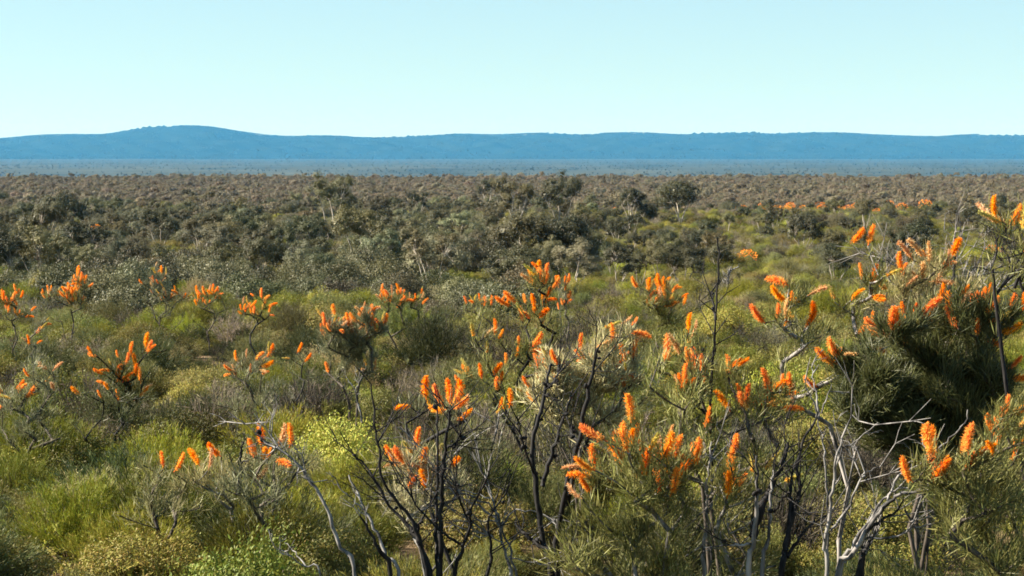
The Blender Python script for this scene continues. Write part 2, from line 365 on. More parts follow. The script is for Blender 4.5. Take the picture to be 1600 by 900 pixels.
def spike_mesh(seed, kind):
    """brush-like flower spike, stalk at the origin, pointing along +Z, 0.16 m long"""
    r = np.random.default_rng(seed); a = Acc(); Ln = .165
    bend = r.normal(size=2) * .012
    def ax(t): t = np.asarray(t, float); return np.stack([bend[0] * t * t * 4, bend[1] * t * t * 4, t * Ln], -1)
    tt = np.linspace(0, 1, 6); a.tube(ax(tt), [.0035, .0045, .008, .009, .008, .003], 5, .12 if kind != 'spent' else .3)
    n = {'open': 560, 'opening': 380, 'spent': 260}[kind]
    t = .16 + .84 * r.random(n); ph = r.random(n) * 6.283
    prof = np.where(t > .8, 1 - (t - .8) / .2 * .55, 1.0) * np.clip((t - .1) / .12, .4, 1)
    rd = np.stack([np.cos(ph), np.sin(ph), np.zeros(n)], -1)
    ln = {'open': .027, 'opening': .016, 'spent': .022}[kind] * prof * r.uniform(.45, 1.5, n)
    P = ax(t) + rd * .005
    D = rd + np.array([0, 0, 1]) * r.uniform(-.2, 1.2, n)[:, None] + r.normal(size=(n, 3)) * .3
    v = {'open': np.clip(.70 + (t - .55) * -.3 + r.normal(size=n) * .25, 0, 1),
         'opening': np.clip((1 - t) * 1.2 + r.normal(size=n) * .15, 0, 1), 'spent': r.random(n)}[kind]
    a.leaves(P, D, ln, .0046, r, v)
    return a.mesh('flower_spike', {'open': M_FLOWER, 'opening': M_BUD, 'spent': M_SPENT}[kind])
SPIKES = {k: [spike_mesh(40 + i * 3 + j, k) for i in range(4)] for j, k in enumerate(('open', 'opening', 'spent'))}

# ------------------------------------------------------------------ flame grevillea builder
OUT = Vector((0, 0, 1))
def grevillea(base, spikes, tufts, label, group, leaf_col, seed, leaves=150, leafL=(.07, .13), sp=1.0, r0=.0045, stem_mat=None, spent=.10, bare=.35, lw=.006, rmin=.008):
    """base: point on the ground; spikes: world points of the spike stalks; tufts: leafy shoot ends without flowers"""
    r = np.random.default_rng(seed)
    root = empty('flame_grevillea', tuple(base)); tag(root, label, 'shrub', group)
    base = np.asarray(base, float)
    T = [(np.asarray(p) - base, True, a) for p, a in spikes] + [(np.asarray(p) - base, False, None) for p in tufts]
    T.sort(key=lambda q: np.linalg.norm(q[0]))
    nodes = [np.zeros(3)]; par = [-1]; cnt = [0]; paths = []
    hmax = max(t[0][2] for t in T)
    # a main stem reaching part of the way up under the crown's middle
    cen = np.mean([t[0] for t in T], axis=0); low = min(t[0][2] for t in T)
    top = np.array([cen[0] * .6, cen[1] * .6, max(.25 * hmax, min(low * .75, .5 * hmax))])
    nm = 1 if len(T) < 14 else 2 if len(T) < 60 else 3
    mains = []
    for m_ in range(nm):
        tp = top if nm == 1 else top * .5 + .55 * T[r.integers(len(T) // 2, len(T))][0] * np.array([.85, .85, .62]); ids = [0]
        for q in np.linspace(.25, 1, 4):
            nodes.append(tp * q * np.array([q ** .5, q ** .5, 1]) + r.normal(size=3) * .05 * q); par.append(ids[-1]); cnt.append(0); ids.append(len(nodes) - 1)
        mains.append(ids)
    for p, isf, ang in T:
        best, bi = 1e9, 1
        for i, n_ in enumerate(nodes):
            dv = p - n_; L_ = np.linalg.norm(dv)
            if L_ < .08: continue
            c = L_ * (1 + 1.2 * max(0, .45 - dv[2] / L_)) + .12 * (n_[2] < top[2] * .6)
            if c < best: best, bi = c, i
        a = nodes[bi]; dv = p - a
        mid = a + dv * .5 + np.array([dv[0] * .06, dv[1] * .06, -.02 * 0]) + r.normal(size=3) * np.linalg.norm(dv) * .07
        ids = [bi]
        for q in (.25, .5, .75, 1.0):
            pt = (1 - q) ** 2 * a + 2 * q * (1 - q) * mid + q * q * p
            nodes.append(pt); par.append(ids[-1]); cnt.append(0); ids.append(len(nodes) - 1)
        paths.append((ids, isf, ang))
        k = ids[-1]
        while k >= 0: cnt[k] += 1; k = par[k]
    st, fol = Acc(), Acc()
    rad_ = lambda i: min(r0 * max(cnt[i], 1) ** .5, .015)
    for mi in mains: st.tube(np.array([nodes[i] for i in mi]) - np.array([[0, 0, .08]] + [[0, 0, 0]] * 4), [max(rad_(i), rmin) for i in mi], 6)
    for ids, isf, ang in paths:
        pts = np.array([nodes[i] for i in ids]); rr = [rad_(i) for i in ids]; rr[0] = min(rr[0], rr[1] * 1.15)
        st.tube(pts, rr, 5)
        n = int(leaves * r.uniform(.6, 1.3) * (.75 if isf else 1.15))
        lo = bare; s = lo + ((.84 if isf else 1) - lo) * r.random(n) ** .8
        P = np.stack([np.interp(s * 4, np.arange(5), pts[:, k]) for k in range(3)], -1)
        ax = unit(pts[-1] - pts[-3])
        cone = r.normal(size=(n, 3)) * .5
        D = ax * .7 + cone + np.array([0, 0, .5])
        P = P + r.normal(size=(n, 3)) * .03
        fol.leaves(P, D, r.uniform(*leafL, n), lw * r.uniform(.7, 1.3, n), r, N=(P - cen * np.array([1, 1, .55])) * np.array([1.2, 1.2, .8]))
    link('stem', st.mesh('stem', stem_mat or M_BARK), root)
    if leaves: link('foliage', fol.mesh('foliage', M_GREV), root, leaf_col)
    for ids, isf, ang in paths:
        if not isf: continue
        p = nodes[ids[-1]]
        if ang is None:
            dr = unit(p - nodes[ids[-3]]) * .8 + np.array([0, 0, .45]) + r.normal(size=3) * .35
        else:
            ang += r.normal() * 18; dr = np.array([math.cos(rad(ang)), r.normal() * .4, math.sin(rad(ang))])
        u = r.random(); kind = 'spent' if u < spent else ('opening' if u < spent + .16 else 'open')
        o = link('flower_spike', SPIKES[kind][r.integers(4)], root)
        o.location = p; q = Vector(dr).to_track_quat('Z', 'Y'); o.rotation_mode = 'QUATERNION'; o.rotation_quaternion = q
        s = sp * r.uniform(.55, 1.06); o.scale = (s * r.uniform(.75, 1.05), s * r.uniform(.75, 1.05), s)
    return root

LMK = []
PH = {101: 'the large dark orange-crowned grevillea', 102: 'the open dark-limbed grevillea', 103: 'the fat-spiked grevillea', 104: 'the skyline grevillea', 105: 'the low olive grevillea',
      106: 'the grevillea round the charred sapling', 107: 'the fanned orange grevillea', 108: 'the cream-leaved grevillea', 109: 'the tall straggling grevillea', 110: 'the crowded distant grevillea',
      111: 'the salmon-topped grevillea', 112: 'the dark upright grevillea', 113: 'the loose low grevillea', 114: 'the grevillea with an upright grey stem', 115: 'the red-orange tufted grevillea',
      116: 'the grevillea behind the lime bush', 117: 'the five-spiked grevillea', 118: 'the grey-leaved grevillea', 119: 'the grevillea before the silvery shrub', 120: 'the flat-topped grevillea',
      121: 'the low-banded grevillea', 122: 'the three-spiked sapling', 123: 'the two-spiked grevillea', 124: 'the single-brush grevillea', 125: 'the spindly grevillea', 126: 'the bleached-twig grevillea',
      127: 'the one-tuft grevillea', 128: 'the faint orange grevillea', 129: 'the thin-row grevillea', 130: 'the charred one-spike grevillea',
      201: 'the charred candelabra', 202: 'the many-stemmed charred shrub', 203: 'the leaning grey branch', 204: 'the two pale prongs', 205: 'the half charred fork', 206: 'the white twig tangle',
      207: 'the charred stump', 208: 'the pale peeling stems', 209: 'the big grey dead shrub', 210: 'the forked white stem', 211: 'the tall charred sapling', 212: 'the tiny charred sapling',
      213: 'the curved dead branch', 214: 'the dark branch tangle', 215: 'the leafless dark shrub'}
def where(x, y, zone_):
    best, bp = 1e9, None
    for lx, ly, ph in LMK:
        d2 = math.hypot(x - lx, (y - ly) * .6)
        if d2 < best: best, bp, dy = d2, ph, y - ly
    if best > 1.1 + .085 * y: return zone_
    t = .35 + .01 * y
    return ('beside ' if abs(dy) < t else 'behind ' if dy > 0 else 'in front of ') + bp
def hero(px_base, d, spikes, label, leaf_col, seed, tufts=(), depth=.3, group=None, extra=0, ext_h=.5, **kw):
    if kw.get('leaves', 150) < 125 and kw.get('leaves', 0) > 32: kw['leaves'] += 12; extra += 6
    """spikes: (px, py[, angle]); all placed around distance d, on a plant rooted in the ground there"""
    r = np.random.default_rng(seed + 900)
    bx = (px_base - 800) / FPX * d
    base = np.array([bx, d, float(gz(bx, d)) - .02]); LMK.append((bx, d, PH[seed]))
    S = []
    for s in spikes:
        S.append((PX(s[0], s[1], d + r.uniform(-depth, depth * .3)), s[2] if len(s) > 2 else None))
        if r.random() < (.9 if d < 16 else .5): S.append((PX(s[0] + r.normal() * 22 * 11 / d, s[1] + r.normal() * 16 * 11 / d, d + r.uniform(-depth, depth)), s[2] if len(s) > 2 else None))
    Tf = [PX(t[0], t[1] + 6, d + r.uniform(-depth * .8, depth)) for t in tufts]
    pts = np.array([p for p, _ in S])
    for i in range(extra):
        q = pts[r.integers(len(pts))] + r.normal(size=3) * np.array([.12, .15, .05]) - np.array([0, 0, r.uniform(.03, ext_h)])
        if q[2] - base[2] > .2: Tf.append(q)
    return grevillea(base, S, Tf, label, group, leaf_col, seed, **kw)

C_GREY = (.15, .155, .08); C_OLIVE = (.17, .17, .05); C_CREAM = (.36, .33, .175); C_DARK = (.072, .082, .030); C_STRAW = (.30, .27, .12)
DG = {}
def ell(cx, cy, rx, ry, n, seed, top=True):
    r = np.random.default_rng(seed); o = []
    while len(o) < n:
        a, b = r.uniform(-1, 1, 2)
        if a * a + b * b < 1: o.append((cx + a * rx, cy + b * ry))
    return o
# -- the big dark rounded bush on the right, orange along its crown
hero(1440, 12.2, [(1420, 505, 100), (1440, 500, 80), (1432, 516, 95), (1468, 490, 40), (1478, 520, 35), (1490, 500, 60), (1500, 478, 70), (1512, 492, 50),
                  (1525, 480, 60), (1535, 505, 20), (1545, 470, 60), (1552, 500, 40), (1530, 520, 10), (1510, 525, 15), (1560, 520, 10), (1485, 515, 45),
                  (1375, 510, 140), (1395, 530, 130), (1455, 505, 70), (1520, 505, 80), (1540, 488, 100), (1570, 500, 60), (1498, 515, 120), (1410, 520, 110), (1575, 590, 30), (1348, 555, 150), (1330, 560, 160)],
     'large dense dark green grevillea with a crown of orange spikes and dark bare stems', (.078, .086, .030), 101,
     tufts=ell(1450, 612, 130, 70, 125, 5) + ell(1352, 622, 50, 45, 24, 6) + ell(1450, 690, 110, 40, 20, 8), depth=.55, leaves=270, leafL=(.08, .16), r0=.004, bare=.15, lw=.006)
hero(1320, 12.9, [(1230, 470, 175), (1262, 462, 60), (1248, 468, 150), (1228, 498, 100), (1244, 502, 130), (1258, 512, 80), (1266, 508, 60), (1330, 470, 90), (1360, 445, 90),
                  (1366, 440, 20), (1362, 462, 10), (1352, 545, 30), (1332, 560, 170), (1278, 605, 160), (1356, 384, 60)],
     'open dark-limbed grevillea with scattered orange spikes, left of the big dark bush', C_OLIVE, 102, extra=6, depth=.3, leaves=60, spent=.12, stem_mat=M_HALF)
hero(1448, 13.4, [(1452, 412, 120), (1444, 404, 115), (1470, 418, 60), (1478, 414, 70), (1422, 446, 125), (1412, 436, 120), (1440, 440, 80), (1462, 442, 70)],
     'grevillea with a few fat orange spikes and pale spent brushes rising behind the dark bush', C_STRAW, 103, extra=8, ext_h=.25, depth=.25, leaves=70, spent=.3, sp=1.15)
hero(1660, 11.2, [(1570, 352, 140), (1558, 340, 135), (1596, 365, 90), (1604, 330, 80), (1618, 350, 60), (1640, 380, 40)],
     'tall grevillea with a long leaning orange spike, standing against the skyline', C_OLIVE, 104, extra=9, ext_h=.3, depth=.3, leaves=32, sp=1.1, r0=.0028, stem_mat=M_CHAR, rmin=.004)
hero(1585, 9.7, [(1570, 650, 70), (1582, 646, 40), (1566, 662, 100), (1558, 700, 110), (1552, 715, 90), (1594, 700, 60), (1605, 690, 60), (1462, 718, 120), (1470, 750, 110), (1458, 755, 60), (1505, 735, 60), (1630, 640, 50)],
     'low olive green needle-leaved grevillea with orange spikes beside the grey dead branches', C_OLIVE, 105, tufts=ell(1565, 800, 95, 80, 36, 15), depth=.45, bare=.12, leaves=130, spent=.12, r0=.004)
hero(1120, 11.6, [(1066, 560, 95), (1074, 572, 90), (1080, 540, 80), (1076, 520, 90), (1070, 612, 120), (1082, 616, 80), (1074, 604, 100), (1064, 625, 110), (1136, 580, 60), (1148, 572, 55),
                  (1100, 670, 90), (1142, 645, 120), (1164, 635, 92), (1186, 620, 75), (1196, 632, 20), (1206, 612, 60), (1180, 636, 50), (1218, 640, 20), (1222, 612, 80), (1240, 632, 90)],
     'grevillea in full orange bloom around a tall thin charred sapling', C_OLIVE, 106, extra=18, depth=.3, leaves=62, ext_h=.45, spent=.12)
hero(1010, 10.6, [(930, 735, 160), (952, 742, 160), (915, 728, 150), (930, 770, 145), (975, 742, 140), (985, 735, 110), (1000, 745, 80), (1004, 730, 95), (984, 700, 95), (992, 690, 80), (1012, 705, 60),
                  (1020, 715, 50), (950, 690, 150), (1040, 755, 100), (1046, 748, 120), (1060, 752, 85), (1068, 740, 75), (1056, 720, 80), (1084, 730, 70), (1146, 748, 95), (1150, 775, 90), (1176, 745, 70), (1192, 740, 40),
                  (995, 760, 70), (1010, 750, 110), (970, 725, 130)],
     'orange grevillea with spikes fanned sideways on pale stems above a green needle mound', C_OLIVE, 107, tufts=ell(990, 860, 140, 50, 22, 25) + ell(990, 790, 90, 40, 10, 26), depth=.45, bare=.12, leaves=120, spent=.08, r0=.0045, stem_mat=M_GREYW)
hero(905, 15.4, [(930, 545, 30), (945, 540, 25), (955, 535, 40), (965, 508, 30), (985, 540, 10), (940, 560, 150), (955, 562, 140), (880, 575, 100), (872, 565, 110), (865, 580, 120), (862, 590, 95), (915, 565, 90), (930, 580, 100),
                 (938, 575, 80), (960, 580, 90), (992, 575, 100), (1000, 600, 120), (1020, 612, 30), (1028, 606, 30), (975, 610, 90), (890, 590, 80), (870, 600, 110), (845, 600, 100), (830, 605, 120)],
     'cream and straw leaved grevillea topped with orange spikes behind the charred candelabra shrub', C_CREAM, 108, tufts=ell(900, 605, 65, 30, 36, 35) + ell(915, 640, 60, 30, 14, 36), depth=.3, leaves=130, spent=.3, lw=.009)
hero(835, 18.5, [(838, 435, 100), (846, 428, 85), (852, 436, 80), (832, 446, 110), (850, 446, 70), (800, 478, 140), (812, 472, 150), (822, 476, 90), (835, 490, 100), (828, 500, 95), (842, 498, 60), (852, 490, 70),
                 (846, 508, 80), (818, 505, 120), (850, 470, 50), (742, 530, 110), (756, 528, 80), (772, 524, 60), (778, 530, 40), (760, 555, 90), (740, 592, 140), (730, 585, 150), (782, 600, 60), (778, 612, 95), (820, 550, 30),
                 (828, 562, 95), (815, 545, 120), (830, 540, 60), (806, 560, 100), (752, 592, 60), (790, 575, 90), (860, 452, 40)],
     'tall straggling dark-stemmed grevillea with orange spikes up its whole height', C_OLIVE, 109, extra=22, depth=.3, leaves=55, sp=1.05, stem_mat=M_CHAR, spent=.06)
hero(1025, 25, [(x, y) for x, y in ell(1025, 468, 42, 16, 22, 45)] + [(1012, 450, 100), (1042, 445, 60)],
     'distant rounded grevillea crowded with orange spikes beside yellow-green bushes', C_OLIVE, 110, extra=14, depth=.3, leaves=70, sp=1.15)
hero(552, 22, [(x, y) for x, y in ell(525, 512, 25, 16, 14, 46) + ell(570, 510, 32, 20, 20, 47)] + [(570, 578), (582, 580), (574, 574), (514, 585)],
     'grevillea with a flat top of salmon orange spikes over pale green leaves', C_GREY, 111, tufts=ell(550, 545, 42, 24, 30, 48), depth=.35, leaves=110, spent=.35, sp=1.05)
hero(195, 19, [(145, 553, 140), (152, 556, 160), (186, 560, 110), (205, 556, 80), (230, 552, 50), (176, 580, 150), (163, 585, 160), (180, 586, 90), (188, 592, 100), (192, 580, 80), (212, 590, 70), (160, 622, 160), (172, 610, 130),
               (185, 602, 100), (200, 606, 80), (222, 610, 50), (216, 620, 60), (220, 600, 70), (186, 628, 110), (130, 616, 140), (212, 575, 95), (196, 570, 90)],
     'dark upright grevillea dotted with orange spikes among grey-green broom bushes', C_DARK, 112, extra=12, depth=.25, leaves=50, sp=.95, stem_mat=M_CHAR, spent=.05)
hero(35, 18.5, [(12, 620, 160), (20, 624, 140), (28, 615, 90), (38, 622, 40), (44, 618, 20), (56, 612, 80), (84, 612, 95), (48, 590, 140), (82, 580, 40), (8, 615, 150), (75, 578, 150)],
     'loose grevillea with low orange spikes spreading sideways near a forked pale twig', C_GREY, 113, extra=16, leaves=60, spent=.1)
hero(388, 20, [(365, 580, 150), (372, 566, 110), (390, 584, 60), (402, 578, 40), (408, 574, 30), (362, 586, 170), (416, 560, 60), (422, 556, 80), (385, 560, 100), (370, 590, 140)],
     'small grevillea with orange spikes round a thin upright grey stem', C_GREY, 114, extra=12, leaves=50, spent=.3)
hero(105, 38, ell(90, 462, 26, 10, 12, 51) + ell(122, 446, 14, 14, 14, 52) + ell(118, 466, 14, 8, 9, 53),
     'distant grevillea with a dense red-orange tuft taller than the rest of it', C_OLIVE, 115, extra=8, leaves=40, sp=1.15, spent=.05)
hero(22, 33, ell(18, 470, 24, 14, 12, 54) + ell(30, 490, 20, 6, 6, 55), 'orange grevillea tucked behind a bright yellow-green bush', C_OLIVE, 116, extra=8, leaves=40, sp=1.1)
hero(68, 29, [(66, 508), (70, 502), (64, 515), (45, 540), (58, 538)], 'sparse grevillea with five orange spikes by the yellow-green bush', C_GREY, 117, extra=8, leaves=50, sp=1.05)
hero(255, 41, ell(250, 440, 28, 22, 9, 56) + ell(262, 464, 26, 10, 12, 57), 'distant grey-leaved grevillea with pale orange spikes below the grey-green trees', C_GREY, 118, extra=18, leaves=55, sp=1.15, spent=.3)
hero(325, 40, ell(325, 467, 22, 9, 14, 58), 'small distant grevillea in front of a silvery rounded shrub', C_OLIVE, 119, extra=6, leaves=40, sp=1.15, spent=.15)
hero(404, 31, ell(402, 488, 26, 9, 14, 59) + [(398, 464), (412, 472)], 'flat-topped orange grevillea on a thin dark stem', C_OLIVE, 120, extra=6, leaves=30, sp=1.0, stem_mat=M_CHAR, spent=.1)
hero(625, 34, ell(625, 470, 30, 10, 18, 60) + [(612, 462), (640, 466)], 'distant grevillea with a low band of orange above a dense green shrub', C_OLIVE, 121, extra=10, leaves=60, sp=1.1, spent=.2)
hero(462, 22, [(455, 560, 160), (464, 552, 40), (474, 566, 20)], 'thin dark sapling grevillea with three orange spikes', C_GREY, 122, extra=4, leaves=30, stem_mat=M_CHAR)
hero(262, 13.2, [(248, 748, 70), (271, 738, 60)], 'pale tussocky grevillea bearing only two red-orange spikes', (.21, .20, .09), 123, extra=8, leaves=38, depth=.2, ext_h=.3)
hero(348, 13.6, [(346, 714, 100), (325, 735, 120)], 'low grevillea with a single bright orange brush on a forked pale stalk', C_STRAW, 124, extra=8, leaves=60, ext_h=.2, stem_mat=M_GREYW)
hero(412, 12.9, [(402, 714, 100), (408, 700, 80), (398, 750, 20), (432, 702, 60), (412, 720, 90), (440, 698, 70)], 'spindly grevillea with orange spikes beside a tiny charred sapling', C_GREY, 125, extra=8, leaves=50, ext_h=.3, spent=.25)
hero(655, 11.6, [(646, 712, 100), (642, 722, 130), (652, 705, 80), (640, 728, 160), (660, 735, 60), (664, 748, 80), (684, 746, 60), (662, 766, 90), (672, 768, 70), (655, 762, 120)],
     'small grevillea with bleached pale twigs and orange brushes behind the black stems', C_CREAM, 126, extra=10, leaves=60, ext_h=.25, stem_mat=M_GREYW, spent=.3)
hero(702, 11.9, [(694, 636, 130), (702, 634, 90), (710, 635, 50), (698, 640, 170), (708, 640, 10)], 'grevillea with one tuft of orange spikes on a tall dark leafless stem', C_GREY, 127, extra=3, leaves=20, stem_mat=M_CHAR, ext_h=.15, spent=0)
hero(882, 34, ell(880, 442, 14, 6, 6, 61) + ell(878, 472, 16, 8, 5, 62), 'small faint orange grevillea below the dark spreading shrubs', C_GREY, 128, extra=6, leaves=40, sp=1.1)
hero(755, 34, ell(762, 474, 36, 5, 10, 63), 'low distant grevillea with a thin row of orange spikes', C_OLIVE, 129, extra=6, leaves=40, sp=1.05)
hero(780, 16.5, [(775, 648, 60), (780, 642, 90), (730, 640, 120)], 'charred bare grevillea with a single orange spike on an arching pale branch', C_GREY, 130, extra=2, leaves=15, stem_mat=M_HALF)

# ------------------------------------------------------------------ charred and dead shrubs in the foreground
def blob_mesh(name, mat):
    a = Acc(); u = np.linspace(0, np.pi, 6); v = np.arange(7) * 2 * np.pi / 7
    U, V_ = np.meshgrid(u, v, indexing='ij'); rr = 1 + .25 * np.sin(3 * V_ + U * 2)
    pts = np.stack([np.sin(U) * np.cos(V_) * rr * .8, np.sin(U) * np.sin(V_) * .75, np.cos(U) * 1.1 + .12 * np.sin(V_)], -1)
    i = np.arange(5)[:, None] * 7; j = np.arange(7)[None]; k = (j + 1) % 7
    a.add(pts * .017, np.stack([i + j, i + k, i + 7 + k, i + 7 + j], -1), .5)
    return a.mesh(name, mat)
POD = blob_mesh('seed_pod', M_CHAR)
def dead_shrub(name, label, base_px, d, lines, mat, seed, pods=0, twigs=0, twig_mat=None, depth=.25, twig_len=.28, mats=None, cat='dead shrub', kink=.004):
    """lines: list of (radius_px, [(px,py)...]) limbs traced on the plant's plane, each with its own depth; first point is the foot of the limb"""
    r = np.random.default_rng(seed)
    bx = (base_px - 800) / FPX * d; base = np.array([bx, d, float(gz(bx, d)) - .03]); LMK.append((bx, d, PH[seed]))
    root = empty(name, tuple(base)); tag(root, label, cat)
    accs = {}
    spots = []
    for li, item in enumerate(lines):
        rp, pl = item[0], item[1]; m = item[2] if len(item) > 2 else mat
        dd = r.uniform(-depth, depth); n = len(pl)
        pts = [PX(x, y, d + dd * (i / max(n - 1, 1))) for i, (x, y) in enumerate(pl)]
        if len(item) <= 3 or item[3]:     # grows out of the ground at the plant's foot
            if pl[0][1] > 870: pts = [base + (pts[0] - base) * np.array([.25, .25, 0]) + np.array([0, 0, 0.0])] + pts
        pts = np.array(pts)
        s = np.linspace(0, len(pts) - 1, max(len(pts) * 4, 8)); i0 = np.minimum(s.astype(int), len(pts) - 2); f = (s - i0)[:, None]
        pm = pts[np.maximum(i0 - 1, 0)]; p0 = pts[i0]; p1 = pts[i0 + 1]; p2 = pts[np.minimum(i0 + 2, len(pts) - 1)]
        q = .5 * (2 * p0 + (p1 - pm) * f + (2 * pm - 5 * p0 + 4 * p1 - p2) * f ** 2 + (3 * p0 - pm - 3 * p1 + p2) * f ** 3)
        q[1:-1] += r.normal(size=(len(q) - 2, 3)) * kink
        R0 = rp * (.8 if m == M_CHAR else .47) * d / FPX
        rr = R0 * np.linspace(1, .3, len(q)) * (1 + .10 * r.normal(size=len(q)).clip(-1, 1))
        a = Acc(); a.tube(q - base, rr, 7)
        link('branch', a.mesh('branch', m), root)
        spots.append((q, rr))
    if twigs:
        for i in range(twigs):
            a = Acc(); q, rr = spots[r.integers(len(spots))]; k = r.integers(len(q) // 3, len(q)); p = q[k]
            t = unit(q[min(k + 1, len(q) - 1)] - q[max(k - 1, 0)])
            L_ = twig_len * r.uniform(.4, 1.3); dr = t * .7 + r.normal(size=3) * .55 + np.array([0, 0, .35])
            dr = unit(dr); e = p + dr * L_; mid = (p + e) / 2 + r.normal(size=3) * L_ * .09
            a.tube(np.array([p, mid, e]) - base, [.004, .003, .0015], 4)
            for _ in range(2):
                e2 = mid + unit(dr + r.normal(size=3) * .6) * L_ * .5
                a.tube(np.array([mid, (mid + e2) / 2 + r.normal(size=3) * .01, e2]) - base, [.0026, .002, .0012], 3)
            link('twig', a.mesh('twig', twig_mat or mat), root)
    for i in range(pods):
        q, rr = spots[r.integers(len(spots))]; k = r.integers(len(q) // 4, len(q) - 1)
        dr = unit(r.normal(size=3)); o = link('seed_pod', POD, root)
        o.location = q[k] + dr * (rr[k] + .014) - base
        o.rotation_euler = tuple(r.uniform(0, 6, 3)); s = r.uniform(.6, 1.15); o.scale = (s, s, s)
    return root

dead_shrub('charred_shrub', 'black charred candelabra shrub hung with round woody seed pods', 868, 10.9,
    [(8, [(862, 905), (850, 850), (838, 780), (832, 700), (845, 640), (853, 600), (862, 568)]),
     (8, [(872, 905), (870, 850), (880, 780), (905, 690), (918, 620), (928, 570), (934, 545)]),
     (5, [(848, 760), (860, 720), (872, 680), (885, 640), (896, 608)], M_CHAR, 0),
     (5, [(885, 790), (900, 740), (915, 700), (922, 680), (930, 660)], M_CHAR, 0),
     (4, [(855, 605), (866, 596), (876, 575)], M_CHAR, 0), (4, [(905, 690), (895, 680), (890, 665)], M_CHAR, 0),
     (6, [(862, 860), (840, 850), (815, 830), (805, 815)], M_CHAR, 0), (6, [(870, 850), (895, 820), (905, 800)], M_CHAR, 0),
     (3, [(835, 740), (820, 700), (808, 650)], M_CHAR, 0)],
    M_CHAR, 201, pods=34, twigs=34, twig_len=.34)
dead_shrub('charred_shrub', 'black charred shrub of many straight bare stems, an orange tuft behind its tallest', 690, 10.6,
    [(7, [(688, 905), (688, 850), (690, 780), (694, 720), (698, 680), (704, 640)]),
     (5, [(684, 905), (682, 820), (682, 720), (684, 660), (680, 625)]),
     (6, [(672, 905), (655, 850), (640, 825), (610, 790), (580, 740), (556, 712)]),
     (5, [(668, 905), (650, 830), (625, 790), (600, 755), (592, 700), (585, 660), (580, 600)]),
     (5, [(710, 905), (722, 860), (735, 820), (738, 790), (755, 760), (765, 740)]),
     (4, [(760, 905), (768, 860), (764, 810), (790, 770), (800, 740)]),
     (3, [(720, 850), (690, 830), (660, 800), (630, 760), (612, 750)], M_CHAR, 0),
     (4, [(655, 850), (652, 825), (660, 810), (676, 780)], M_CHAR, 0),
     (3, [(700, 700), (715, 690), (722, 680)], M_CHAR, 0), (3, [(735, 820), (722, 790), (712, 750)], M_CHAR, 0)],
    M_CHAR, 202, pods=18, twigs=60, twig_len=.36)
dead_shrub('dead_branch', 'long leaning grey dead branch with a twiggy broken top', 560, 10.4,
    [(8, [(555, 905), (530, 850), (512, 800), (495, 765), (478, 745), (470, 728), (450, 712), (425, 696), (398, 678)], M_GREYW),
     (3, [(430, 700), (412, 690), (404, 668), (400, 655)], M_GREYW, 0), (3, [(450, 712), (430, 690), (420, 672)], M_GREYW, 0),
     (2, [(415, 690), (392, 670), (380, 662)], M_GREYW, 0)],
    M_GREYW, 203, pods=3, twigs=16, twig_len=.2)
dead_shrub('dead_branch', 'two pale bleached prongs poking up through bright green leaves', 505, 10.2,
    [(4, [(500, 905), (478, 886), (455, 870), (430, 856)], M_GREYW), (3, [(478, 886), (460, 862), (445, 848)], M_GREYW, 0), (2, [(455, 870), (446, 862), (428, 852)], M_GREYW, 0)], M_GREYW, 204, twigs=4, twig_len=.12)
dead_shrub('dead_branch', 'half charred forked branch, pale on one side and black on the other', 625, 10.3,
    [(8, [(622, 905), (605, 870), (590, 835), (572, 800), (558, 770), (545, 742)], M_GREYW), (6, [(610, 900), (592, 860), (575, 825), (562, 805)], M_CHAR),
     (3, [(572, 800), (555, 785), (530, 762), (512, 750)], M_GREYW, 0)], M_GREYW, 205, twigs=6, twig_len=.2)
dead_shrub('dead_shrub', 'fallen tangle of bleached white twigs between the two black shrubs', 800, 11.3,
    [(7, [(798, 905), (788, 860), (775, 800), (762, 760), (750, 735)], M_GREYW), (5, [(806, 905), (790, 840), (768, 790), (720, 772), (680, 772), (655, 758)], M_GREYW),
     (4, [(775, 810), (745, 790), (700, 760), (670, 715), (648, 690)], M_GREYW, 0), (3, [(700, 760), (680, 735), (655, 710)], M_GREYW, 0),
     (4, [(782, 830), (800, 800), (835, 800), (870, 815)], M_GREYW, 0), (3, [(765, 780), (735, 770), (690, 760), (655, 770)], M_GREYW, 0),
     (3, [(778, 815), (740, 812), (715, 800), (695, 790)], M_GREYW, 0), (3, [(785, 850), (770, 840), (740, 838)], M_GREYW, 0),
     (3, [(795, 870), (840, 880), (880, 878)], M_GREYW, 0)], M_GREYW, 206, twigs=52, twig_len=.3, kink=.007)
dead_shrub('charred_shrub', 'charred broken stump of thick black stems with one bleached prong', 1195, 10.2,
    [(11, [(1170, 905), (1176, 850), (1182, 800), (1183, 750), (1182, 712)], M_HALF), (10, [(1176, 840), (1190, 790), (1210, 750), (1226, 715), (1231, 692)], M_CHAR, 0),
     (9, [(1190, 905), (1200, 850), (1204, 800), (1206, 760), (1208, 735)], M_GREYW), (7, [(1220, 905), (1228, 860), (1240, 800), (1250, 765), (1245, 730), (1255, 690), (1275, 655)], M_CHAR),
     (6, [(1228, 860), (1236, 800), (1236, 760), (1244, 720)], M_CHAR, 0), (4, [(1230, 870), (1250, 840), (1262, 825), (1278, 810)], M_CHAR, 0),
     (5, [(1178, 850), (1150, 852), (1125, 853), (1100, 856)], M_HALF, 0), (3, [(1210, 800), (1222, 780), (1234, 770)], M_CHAR, 0)],
    M_CHAR, 207, pods=4, twigs=30, twig_len=.32)
